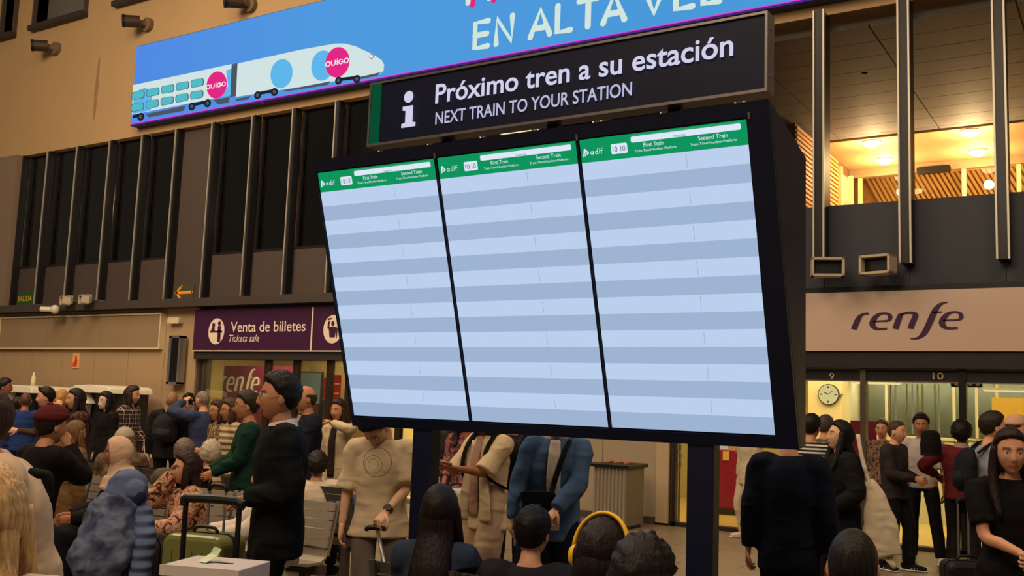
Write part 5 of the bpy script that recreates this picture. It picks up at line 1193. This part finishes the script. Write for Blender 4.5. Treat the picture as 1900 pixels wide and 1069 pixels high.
me = MB().tube([wc-wd*.011, wc+wd*.011], [(.034, .030)]*2, 16, 1).mesh('wrist_watch', mat((120, 92, 70), .35, .7, bump=0), None, True); wo = bpy.data.objects.new('wrist_watch', me); COL.objects.link(wo); wo.parent = q['root']
me = MB().cyl(wc+V((0, -.028, .012)), wc+V((0, -.038, .018)), .021, 16).mesh('watch_face', M_blackg, None); wf = bpy.data.objects.new('watch_face', me); COL.objects.link(wf); wf.parent = wo
# ---- cream shirt woman
def open_shirt(c):
    at, Fs, Xs, S = c['at'], c['Fs'], c['Xs'], c['S']
    for sd in (1, -1):
        c['child']('shirt_panel', MB().tube([at(.46)+Fs*.09*S+Xs*sd*.08*S, at(.2)+Fs*.135*S+Xs*sd*.09*S, at(-.02)+Fs*.14*S+Xs*sd*.12*S, at(-.15)+Fs*.14*S+Xs*sd*.13*S], [(.04*S, .02*S), (.05*S, .022*S), (.06*S, .022*S), (.065*S, .02*S)], 12, 4, ref=Xs), c['cloth']((214, 190, 156)))
q = PR('woman in open cream shirt and wide beige trousers looking at her phone under middle screen', 897, 745, 7.5, -48, fem=True, skin='tan', fine=2, hair='long', hairlen=.2, haircol=DBR, top=(214, 190, 156), hem=.22, ease=.045, hemflare=.02, sleeve=.5, build=1.02, inner=(176, 140, 122), bottom=(190, 164, 136), pease=.05, lh=(.06, -.42, 1.20), lcurl=.5, lpalm=(-.2, 0, 1), lelb=(.5, .8, -1), rh=(-.12, -.36, 1.2), rcurl=.6, hpitch=30, outer=open_shirt)
phone('phone with pale screen edge held by the woman in open cream shirt', q['L'], (-.9, -.6, .15), (190, 180, 160))
backpack('black backpack with long straps on the woman in cream shirt', q, (20, 20, 26))
# ---- people half hidden between board legs
q = PR('person in pink patterned shirt and dark skirt standing left of cream shirt woman', 868, 752, 9.2, -20, fem=True, skin='tan', hair='long', haircol=BLK, top=(150, 92, 88), topkind='floral', top2=(96, 48, 56), hem=.08, bottom=(24, 22, 28), sleeve=.75, lh=(.12, -.3, 1.0), rh=(-.15, -.25, .9))
q = PR('person in dark coat seen beyond left board leg, holding something low', 838, 750, 9.9, 25, skin='mid', hair='short', haircol=BLK, top=(44, 42, 46), hem=.25, bottom=(24, 24, 30), lh=(.12, -.3, .95))
q = PR('person in black coat standing between cream shirt woman and blue jacket man', 952, 752, 9.0, 175, skin='mid', hair='short', haircol=BLK, top=(24, 25, 32), hem=.2, bottom=(20, 21, 28), ease=.03)
backpack('dark rucksack with grey print on the person in black coat between two others', q, (36, 36, 42), w_=.13)
# ---- blue jacket man
def bag_strap(c):
    at, Fs, Xs, S = c['at'], c['Fs'], c['Xs'], c['S']
    c['child']('jacket_zip', MB().tube([at(.42)+Fs*.125*S-Xs*.055*S, at(.1)+Fs*.155*S-Xs*.06*S, at(-.1)+Fs*.155*S-Xs*.07*S], [(.006, .006)]*3, 6, 4), c['cloth']((40, 52, 76)))
q = PR('man in blue zip jacket over white shirt with crossbody bag under right screen', 1034, 742, 6.8, -6, skin='pale', fine=2, hair='short', haircol=DBR, top=(72, 100, 142), hem=.20, ease=.045, hemflare=.015, build=.98, inner=(205, 195, 185), bottom=(20, 24, 40), pease=.03, rh=(-.28, -.12, .88), rcurl=.8, lh=(.04, -.30, .98), lcurl=1.3, lpalm=(0, .3, -1), lelb=(1.2, .5, -.1), hpitch=12, outer=bag_strap)
at, Fs, Xs, S_, Mw = q['at'], q['Fs'], q['Xs'], q['S'], q['M']
c = Mw @ (at(.06)+Fs*.20*S_-Xs*.09*S_); t = thing('crossbody_bag', 'black crossbody bag hanging on the front of blue jacket man', 'bag', c); t.rotation_euler.z = q['root'].rotation_euler.z
def chl(par, base, nm, mb, mt, sm=True): me = mb.mesh(nm, mt, base, sm); o = bpy.data.objects.new(nm, me); COL.objects.link(o); o.parent = par; return o
cl_ = at(.06)+Fs*.20*S_-Xs*.09*S_
o = chl(t, cl_, 'bag_body', MB().rbox(cl_.x-.11, cl_.x+.11, cl_.y-.03, cl_.y+.03, cl_.z-.11, cl_.z+.08, .03), cloth((18, 20, 28)), False); o.modifiers.new('b', 'BEVEL').width = .01
chl(t, cl_, 'bag_flap', MB().rbox(cl_.x-.112, cl_.x+.112, cl_.y-.038, cl_.y+.0, cl_.z+.0, cl_.z+.085, .03), cloth((24, 26, 34)), False)
chl(t, cl_, 'strap', MB().tube([cl_+V((.08, .0, .07)), at(.22)+Fs*.175*S_+Xs*.01, at(.42)+Fs*.15*S_+Xs*.07*S_, at(.51)+Xs*.10*S_, at(.40)-Fs*.16*S_+Xs*.06, at(.1)-Fs*.17*S_-Xs*.15*S_, cl_+V((-.12, .10, .06)), cl_+V((-.1, .0, .07))], [(.018, .006)]*8, 8, 4, ref=Xs), cloth((20, 22, 30)))
phone('pale phone hanging down in the right hand of the blue jacket man', q['R'], (0, 0, 1), (170, 170, 170))
# ---- big dark figure right of the right leg
q = PR('tall person all in dark navy seen from behind, right of the right board leg', 1466, 764, 6.1, 172, skin='light', fine=1, hair='short', haircol=BLK, top=(16, 22, 42), hem=.22, ease=.04, hemflare=.01, build=1.0, bottom=(16, 18, 30), pease=.03, rh=(-.26, .0, .82), lh=(.26, .0, .82))
# ---- woman with long black hair and tote
q = PR('woman with long black hair and thin gold glasses in black, carrying a cream tote bag', 1558, 783, 8.0, -68, fem=True, skin='pale', fine=2, hair='long', hairlen=.42, haircol=(16, 12, 12), top=(20, 19, 22), hem=.22, ease=.045, build=1.1, bottom=(16, 16, 20), hpitch=-12, glasses=M_gold, lh=(.2, -.18, .98), rh=(-.1, -.3, 1.0), pease=.03)
at, Fs, Xs, S_, Mw = q['at'], q['Fs'], q['Xs'], q['S'], q['M']
c = Mw @ (at(.02)+Xs*.30*S_-Fs*.16); t = thing('tote_bag', 'large cream fabric tote bag hanging from shoulder of long haired woman in black', 'bag', c); t.rotation_euler.z = math.radians(yw(1600, 0)); 
o = chl(t, None, 'bag_body', MB().tube([V((.045, 0, -.32)), V((.04, 0, -.30)), V((.03, 0, -.1)), V((-.01, 0, .12)), V((-.05, 0, .26))], [(.12, .03), (.145, .05), (.13, .055), (.085, .04), (.03, .02)], 18, 4, ref=(1, 0, 0)), cloth((212, 196, 170)))
remeshed(o, .014, .02, 3)
for dy in (-.02, .02): chl(t, None, 'bag_strap', MB().tube([V((-.04, dy, .20)), V((-.10, dy, .42)), V((-.13, dy+.03, .60))], [(.016, .004)]*3, 6, 4, ref=(1, 0, 0)), cloth((212, 196, 170)))
q = PR('grey haired person half hidden just left of the long haired woman in black', 1532, 772, 11.5, 150, skin='mid', hair='short', haircol=(70, 62, 56), top=(90, 80, 72), hem=.1)
q = PR('dark haired person with white striped dark top at the cabinet edge', 1506, 770, 9.8, 160, skin='mid', hair='short', haircol=BLK, top=(30, 30, 36), topkind='stripe', top2=(200, 195, 185), hem=.1)
q = PR('person with glasses and pale patterned top by the maroon screen panel', 1636, 779, 12.6, -10, fem=True, skin='mid', hair='short', haircol=(60, 48, 40), glasses=M_gold, top=(120, 100, 80), topkind='floral', top2=(60, 50, 46), hem=.1, bottom=(30, 28, 30))
q = PR('man in dark brown jacket and black striped trainers looking right', 1664, 781, 10.7, 68, skin='light', fine=1, hair='crop', haircol=(62, 46, 36), top=(46, 38, 38), hem=.12, ease=.035, build=1.12, bottom=(17, 17, 22), pease=.02, shoe=(22, 22, 26), sole=(215, 205, 195), lh=(.18, -.22, 1.05), rh=(-.14, -.3, 1.08), feet=((.10, -.12), (-.10, .1)))
q = PR('young man in pale grey T-shirt, black trousers and white trainers', 1709, 769, 11.3, -2, skin='tan', fine=1, hair='quiff', haircol=BLK, top=(176, 164, 160), hem=.08, ease=.025, sleeve=.5, bottom=(18, 18, 24), shoe=(215, 205, 190), sole=(225, 218, 205), lh=(.24, -.05, .84), rh=(-.2, -.2, 1.0), feet=((.2, -.12), (-.12, 0)))
q = PR('person in dark red sweater with short dreadlocks seen from behind, holding a paper', 1784, 783, 10.6, 175, skin='dark', fine=1, hair='curly', haircol=(14, 11, 11), top=(92, 28, 34), hem=.1, ease=.035, build=1.1, bottom=(24, 18, 20), pease=.02, collar=(150, 130, 115), lh=(.30, -.2, 1.10), lcurl=.8, lelb=(1, .3, -.5))
hq = atd(1727, 824, 10.2); t = thing('dark_hat', 'dark rounded felt hat held up beside the grey T-shirt man', 'hat', hq)
obj('hat_crown', MB().tube([hq+V((0, 0, .14)), hq+V((0, 0, .11)), hq+V((0, 0, .0)), hq-V((0, 0, .1))], [.04, .085, .105, .10], 16, 4), cloth((16, 14, 16)), t, smooth=True); obj('hat_band', MB().tube([hq-V((0, 0, .09)), hq-V((0, 0, .12))], [.104, .102], 16, 1), cloth((28, 24, 26)), t)
p, dr, pn = q['L']; t = thing('paper_ticket', 'folded white paper held up by the person in dark red sweater', 'paper', p); iv = (RW @ V((1, 0, 0))).normalized()
obj('sheet', MB().prism([p-iv*.05+V((0, 0, .18)), p+iv*.0+V((0, 0, .19)), p+iv*.09-V((0, 0, .02)), p+iv*.03-V((0, 0, .04))], V((0, .004, 0))), mat((225, 215, 205), .6), t); obj('fold', MB().prism([p-iv*.03+V((0, -.004, .18)), p-iv*.02+V((0, -.004, .18)), p+iv*.06-V((0, .004, .03)), p+iv*.05-V((0, .004, .03))], V((0, .003, 0))), mat((180, 165, 155), .6), t)
q = PR('man in light blue-grey shirt with dark backpack near the right edge, looking right', 1842, 766, 8.6, 118, skin='light', fine=1, hair='short', haircol=(40, 30, 24), top=(142, 146, 158), hem=.1, ease=.03, build=1.05, bottom=(40, 36, 40), lh=(.2, -.1, .9), rh=(-.18, -.22, .95))
backpack('dark backpack on man in light blue-grey shirt at the right', q, (26, 26, 34), w_=.14)
q = PR('person in pinkish pale cap behind the woman in black top at right edge', 1886, 773, 10.2, 100, skin='light', hair='short', haircol=(60, 44, 36), hat='cap', hatcol=(205, 160, 135), top=(120, 70, 60), hem=.1)
q = PR('woman with long dark hair in black V-neck top holding a phone at right edge', 1874, 797, 5.2, 14, fem=True, skin='light', fine=2, hair='long', hairlen=.36, haircol=(34, 22, 20), top=(18, 16, 19), hem=.12, ease=.022, sleeve=.35, build=1.08, bottom=(20, 17, 20), rh=(-.02, -.32, 1.06), rcurl=.8, rpalm=(0, 0, 1), relb=(-1, .7, -.9), lh=(.05, -.34, 1.07), lcurl=.9, lelb=(1, .5, -.6), hyaw=-4)
phone('phone held in front by the woman in black V-neck top', q['R'], (.5, -.6, .3), (200, 120, 130))
# ---- legs in shop
q = PR('person in pale trousers inside right shop, seen beside the right board leg', 1386, 768, 12.9, -60, fem=True, skin='light', hair='short', haircol=DBR, top=(190, 176, 150), hem=.2, ease=.04, bottom=(190, 172, 150), pease=.025, shoe=(205, 190, 170), sole=(225, 215, 195))

# ---- left crowd
q = PR('man in red plaid shirt with longish brown hair beside the ticket machine', 247, 717, 14.0, 62, skin='light', fine=1, hair='bob', haircol=(44, 30, 24), top=(84, 52, 52), topkind='plaid', top2=(40, 28, 34), hem=.1, ease=.035, bottom=(170, 150, 125), beard=(40, 28, 22), lh=(.15, -.2, .92), rh=(-.2, -.1, .86))
p, dr, pn = q['L']; t = thing('paper_sheet', 'white folded paper in the hand of the plaid shirt man', 'paper', p); iv = (RW @ V((1, 0, 0))).normalized()
obj('sheet', MB().prism([p-iv*.04+V((0, 0, .12)), p+iv*.07+V((0, 0, .10)), p+iv*.09-V((0, 0, .14)), p-iv*.01-V((0, 0, .16))], V((0, .004, 0))), mat((225, 215, 205), .6), t); obj('fold', MB().prism([p+iv*.01+V((0, -.004, .11)), p+iv*.015+V((0, -.004, .11)), p+iv*.04-V((0, .004, .15)), p+iv*.035-V((0, .004, .15))], V((0, .003, 0))), mat((170, 155, 145), .6), t)
q = PR('bald man in dark jacket from behind carrying a dark backpack, right of the plaid man', 321, 727, 13.2, 165, skin='light', hair='stubble', haircol=(150, 110, 80), top=(26, 25, 30), hem=.15, ease=.04, build=1.15, bottom=(24, 24, 30))
backpack('dark grey backpack on the bald man in dark jacket', q, (38, 36, 40), w_=.17)
q = PR('dark haired man half hidden behind the bald man in blue shirt', 351, 731, 14.6, -30, skin='light', hair='short', haircol=BLK, top=(60, 50, 46), hem=.1)
q = PR('bald grey man in blue shirt from behind holding a phone to his ear', 377, 725, 13.0, -138, skin='light', fine=1, hair='stubble', haircol=(130, 112, 98), top=(58, 66, 96), hem=.14, ease=.035, build=1.12, bottom=(30, 32, 46), lh=(.17, -.20, 1.58), lelb=(1, -.2, -.6), lcurl=.9)
phone('black phone at the ear of bald man in blue shirt', q['L'])
q = PR('woman in glasses and brown patterned top beside the green sweater man', 405, 744, 11.4, -60, fem=True, skin='mid', hair='bob', haircol=(66, 42, 32), glasses=M_blackg, top=(90, 66, 52), topkind='floral', top2=(196, 170, 140), hem=.12, lh=(.1, -.28, 1.1), bottom=(60, 50, 44))
q = PR('woman with brown bob and glasses in cream quilted jacket behind the green sweater man', 428, 741, 10.6, -68, fem=True, skin='mid', hair='bob', haircol=(72, 52, 40), glasses=M_blackg, top=(188, 164, 128), topkind='quilt', hem=.16, ease=.045, bottom=(60, 50, 44))
q = PR('man in white shirt and glasses facing right at far left edge', 10, 703, 15.5, 80, skin='tan', hair='short', haircol=BLK, glasses=M_blackg, top=(196, 176, 150), hem=.1)
q = PR('person in brown jacket turned away beside the white shirt man at far left', 34, 738, 14.2, 150, skin='tan', hair='short', haircol=DBR, top=(104, 76, 54), hem=.15, ease=.04)
q = PR('bald person in blue top bending at the left ticket machine', 49, 728, 13.6, 178, skin='tan', hair='stubble', haircol=(90, 62, 44), top=(30, 52, 104), hem=.12, ease=.035, lean=8)
q = PR('man with black quiff in profile facing left near the ticket machines', 86, 720, 12.6, -88, skin='light', fine=1, hair='quiff', haircol=BLK, top=(60, 46, 44), hem=.1, lh=(.1, -.35, 1.15))
q = PR('person with curly blond hair behind the woman in dark red patterned top', 116, 727, 14.0, 170, fem=True, skin='light', hair='curly', haircol=(170, 120, 60), top=(150, 100, 60), hem=.1)
q = PR('woman with long dark hair in dark red patterned top, hand at her face, facing left', 142, 722, 11.6, -75, fem=True, skin='light', fine=1, hair='long', hairlen=.32, haircol=(34, 22, 22), top=(74, 40, 40), topkind='floral', top2=(34, 24, 28), hem=.15, ease=.035, build=1.08, lh=(.06, -.24, 1.50), lcurl=.9, lelb=(.7, -.2, -1), bottom=(24, 22, 26))
q = PR('person with short black hair and pale mask all in black before the machine', 198, 728, 13.4, -60, fem=True, skin='pale', hair='bob', haircol=BLK, top=(20, 19, 22), hem=.2, ease=.04, mask=(210, 190, 170), bottom=(18, 18, 20))
def white_hem(c): c['child']('shirt_hem', MB().tube([c['at'](.02), c['at'](-.10), c['at'](-.17)], [(.185*c['S'], .15*c['S']), (.19*c['S'], .155*c['S']), (.18*c['S'], .145*c['S'])], 18, 3, ref=c['Xs']), c['cloth']((206, 190, 170)))
q = PR('person in maroon cap and black jacket over white shirt, arm raised, seen from behind', 99, 757, 6.2, 120, skin='mid', fine=1, hair='short', haircol=DBR, hat='beanie', hatcol=(84, 26, 30), top=(20, 17, 19), hem=.0, ease=.05, build=.98, bottom=(150, 150, 155), lean=6, rh=(-.06, -.20, 1.46), rcurl=.9, relb=(-.3, -.5, -1), outer=white_hem)
q = PR('person in brown coat standing behind the maroon cap person', 142, 782, 8.4, 120, fem=True, skin='mid', hair='long', haircol=(110, 80, 50), top=(124, 92, 58), hem=.25, ease=.05, bottom=(40, 36, 34))
# bending figure in long pale robe, front left
q = PR('person in long pale beige hooded robe bending forward at the left edge', -34, 722, 3.6, -88, skin='light', fine=1, hair='short', haircol=(60, 36, 28), top=(200, 172, 146), hem=.62, hemflare=.035, ease=.06, build=1.2, lean=15, bottom=(200, 180, 160), lh=(.10, -.5, .95), legtype='skirt')
at, Fs, Xs, S_, Mw, U = q['at'], q['Fs'], q['Xs'], q['S'], q['M'], q['U']
c = atd(80, 885, 3.35); t = thing('scarf', 'knotted black scarf hanging on the back of pale beige robe', 'scarf', c); 
o = obj('scarf_cloth', MB().tube([c+V((-.04, -.02, .02)), c+V((-.01, -.01, .01)), c+V((.02, .01, .0)), c+V((.03, .02, -.08))], [(.014, .01), (.022, .016), (.018, .012), (.008, .006)], 10, 4), cloth((18, 17, 20)), t, smooth=True)
q = PR('person with long straight blond hair in white top seen from behind, bottom left corner', -14, 868, 2.6, 170, fem=True, skin='light', fine=2, seated=True, hair='long', hairlen=.42, haircol=(196, 160, 112), top=(205, 188, 170), ease=.03, build=1.0, bottom=(60, 60, 70), S=.98)
# ---- seated people
q = PR('woman in beige hijab and black coat sitting in profile, facing left', 221, 812, 7.9, -84, seated=True, fem=True, skin='tan', fine=2, hair=None, hat='hijab', hatcol=(206, 172, 148), top=(22, 19, 22), ease=.045, bottom=(22, 20, 24), botkind='plain', pease=.04)
q = PR('person in grey knitted hat and brown fur coat seated behind the hijab woman', 232, 797, 10.3, 168, seated=True, fem=True, skin='mid', hair='bob', haircol=(120, 104, 90), hat='beanie', hatcol=(172, 158, 142), top=(88, 68, 52), topkind='mottle', top2=(130, 104, 82), ease=.06, build=1.15)
q = PR('woman in colourful swirl patterned blouse seated with chin on hand, facing left', 347, 841, 7.35, -78, seated=True, fem=True, skin='light', fine=2, hair='bob', haircol=(40, 22, 22), top=(206, 170, 142), topkind='floral', top2=(160, 92, 66), ease=.05, build=1.12, bottom=(66, 70, 84), pease=.03, rh=(-.02, -.13, 1.13), rcurl=1.1, relb=(-.3, -.8, -1), lh=(.16, -.36, .70), lcurl=.8, lelb=(1, .5, -.5), hpitch=-4)
q = PR('grey haired person sitting behind the swirl blouse woman, seen from behind', 343, 816, 8.6, 172, seated=True, skin='mid', hair='short', haircol=(112, 98, 86), top=(96, 84, 70), ease=.05)
q = PR('white haired person in cream quilted coat seated with back to camera', 393, 821, 9.6, 170, seated=True, fem=True, skin='light', hair='curly', haircol=(176, 162, 142), top=(178, 152, 116), topkind='quilt', ease=.06, build=1.15)
q = PR('person in white hooded top with curly dark hair seated with back to camera', 590, 842, 8.9, 170, seated=True, skin='mid', fine=1, hair='curly', haircol=(38, 26, 22), top=(214, 196, 172), ease=.045, build=1.12)
q = PR('person in blue denim shirt leaning on the dark bench beside white hooded top', 662, 870, 9.6, 178, seated=True, skin='mid', hair='short', haircol=DBR, top=(66, 84, 116), ease=.04, S=.84)
q = PR('person in white shirt seated behind black sweater man, phone in hand', 497, 852, 6.9, -80, seated=True, skin='light', fine=1, hair='short', haircol=BLK, top=(214, 200, 192), ease=.04, build=1.05, bottom=(26, 24, 30), lh=(.12, -.46, .74), lcurl=.9, rh=(-.1, -.44, .76))
phone('black phone in the hand of seated white shirt person', q['L'], (-.5, -.3, .8))
q = PR('person with long dark hair in denim jacket seated beside left board leg, from behind', 818, 903, 4.75, 165, seated=True, fem=True, skin='light', fine=1, hair='long', hairlen=.34, haircol=(28, 18, 18), top=(44, 56, 76), ease=.035)
q = PR('man with short black hair and black jacket seated from behind under middle screen', 990, 944, 4.55, 172, seated=True, skin='light', fine=2, hair='short', haircol=(20, 16, 18), top=(34, 32, 40), ease=.04, build=1.08, hyaw=-12)
q = PR('person in purple-blue hooded top wearing yellow headphones, head bowed, from behind', 1120, 965, 3.55, 160, seated=True, fem=True, skin='light', fine=1, hair='bob', haircol=(28, 18, 20), top=(72, 68, 112), ease=.045, build=1.08, hpitch=18)
Mw = q['M']; H3 = q['H3']; t = thing('headphones', 'bright yellow over-ear headphones on the bowed head at bottom centre', 'headphones', Mw @ q['hc'])
t.rotation_euler.z = q['root'].rotation_euler.z
hb = [H3(.10*math.cos(a*math.pi/12), -.03, .02+.125*math.sin(a*math.pi/12)) for a in range(0, 13)]
chl(t, q['hc'], 'headband', MB().tube(hb, [(.016, .008)]*13, 10, 2, ref=H3(0, 1, 0)-H3(0, 0, 0)), mat((245, 190, 30), .45, bump=0))
for sd in (1, -1):
    chl(t, q['hc'], 'ear_cup', MB().tube([H3(sd*.078, -.02, -.01), H3(sd*.095, -.02, -.01), H3(sd*.112, -.02, -.01)], [.038, .042, .03], 16, 2), mat((245, 190, 30), .45, bump=0)); chl(t, q['hc'], 'ear_pad', MB().tube([H3(sd*.078, -.02, -.01), H3(sd*.09, -.02, -.01)], [.040, .042], 16, 1), M_black)
q = PR('curly dark head of a seated person at the bottom edge left of right board leg', 1194, 1008, 3.1, 160, seated=True, fem=False, skin='light', fine=1, hair='curly', haircol=(26, 20, 20), top=(40, 38, 46), S=.88)
q = PR('man with close cropped dark hair seated from behind at bottom right', 1583, 983, 3.25, 174, seated=True, skin='light', fine=2, hair='crop', haircol=(34, 28, 26), top=(50, 40, 40), ease=.03)
# coat over luggage
p = atd(228, 1000, 6.0)
suitcase('large black suitcase under the draped blue quilted coat', (p.x, p.y, 0), .46, .74, .3, mat((20, 20, 26), .5), .6, 0)
t = thing('quilted_coat', 'light blue quilted hooded coat draped over black suitcase by hijab woman', 'coat', (p.x, p.y, .74)); t.rotation_euler.z = math.radians(yw(228, 0))
Mq = cloth((116, 124, 152), 'mottle', (66, 74, 104)); Mq2 = cloth((98, 112, 152), 'quilt'); Mq3 = cloth((100, 112, 150), 'plain')
mb = MB().tube([V((0, .02, .36)), V((.0, .0, .33)), V((0, -.01, .24)), V((-.02, -.02, .12))], [(.05, .05), (.11, .09), (.13, .10), (.10, .09)], 16, 4, ref=(1, 0, 0))
mb.tube([V((.05, -.12, .28)), V((.05, -.04, .26))], [.05, .06], 14, 2)
o = chl(t, None, 'hood', mb, Mq3); remeshed(o, .012, .03, 4)
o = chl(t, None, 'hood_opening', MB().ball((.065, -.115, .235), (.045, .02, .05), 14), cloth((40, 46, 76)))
o = chl(t, None, 'coat_body', MB().tube([V((-.02, -.02, .22)), V((-.06, -.05, .1)), V((-.10, -.14, -.06)), V((-.15, -.18, -.22)), V((-.16, -.18, -.30))], [(.10, .09), (.17, .12), (.19, .07), (.13, .05), (.05, .02)], 18, 5, ref=(1, 0, 0)), Mq); remeshed(o, .012, .05, 3)
o.modifiers['folds'].strength = .09
o = chl(t, None, 'coat_sleeve', MB().tube([V((.08, -.04, .16)), V((.12, -.14, .0)), V((.11, -.19, -.18)), V((.09, -.19, -.34))], [.07, .07, .062, .055], 14, 5), Mq2); remeshed(o, .012, .02, 3)
o = chl(t, None, 'coat_tail', MB().tube([V((-.17, -.18, -.26)), V((-.2, -.19, -.36)), V((-.22, -.19, -.42))], [(.04, .03), (.03, .02), (.025, .015)], 10, 3), Mq)
# glass jar on the floor by bench
p = floorp = EYE+ray(612, 1055)*((.04-1.6)/ray(612, 1055).z)
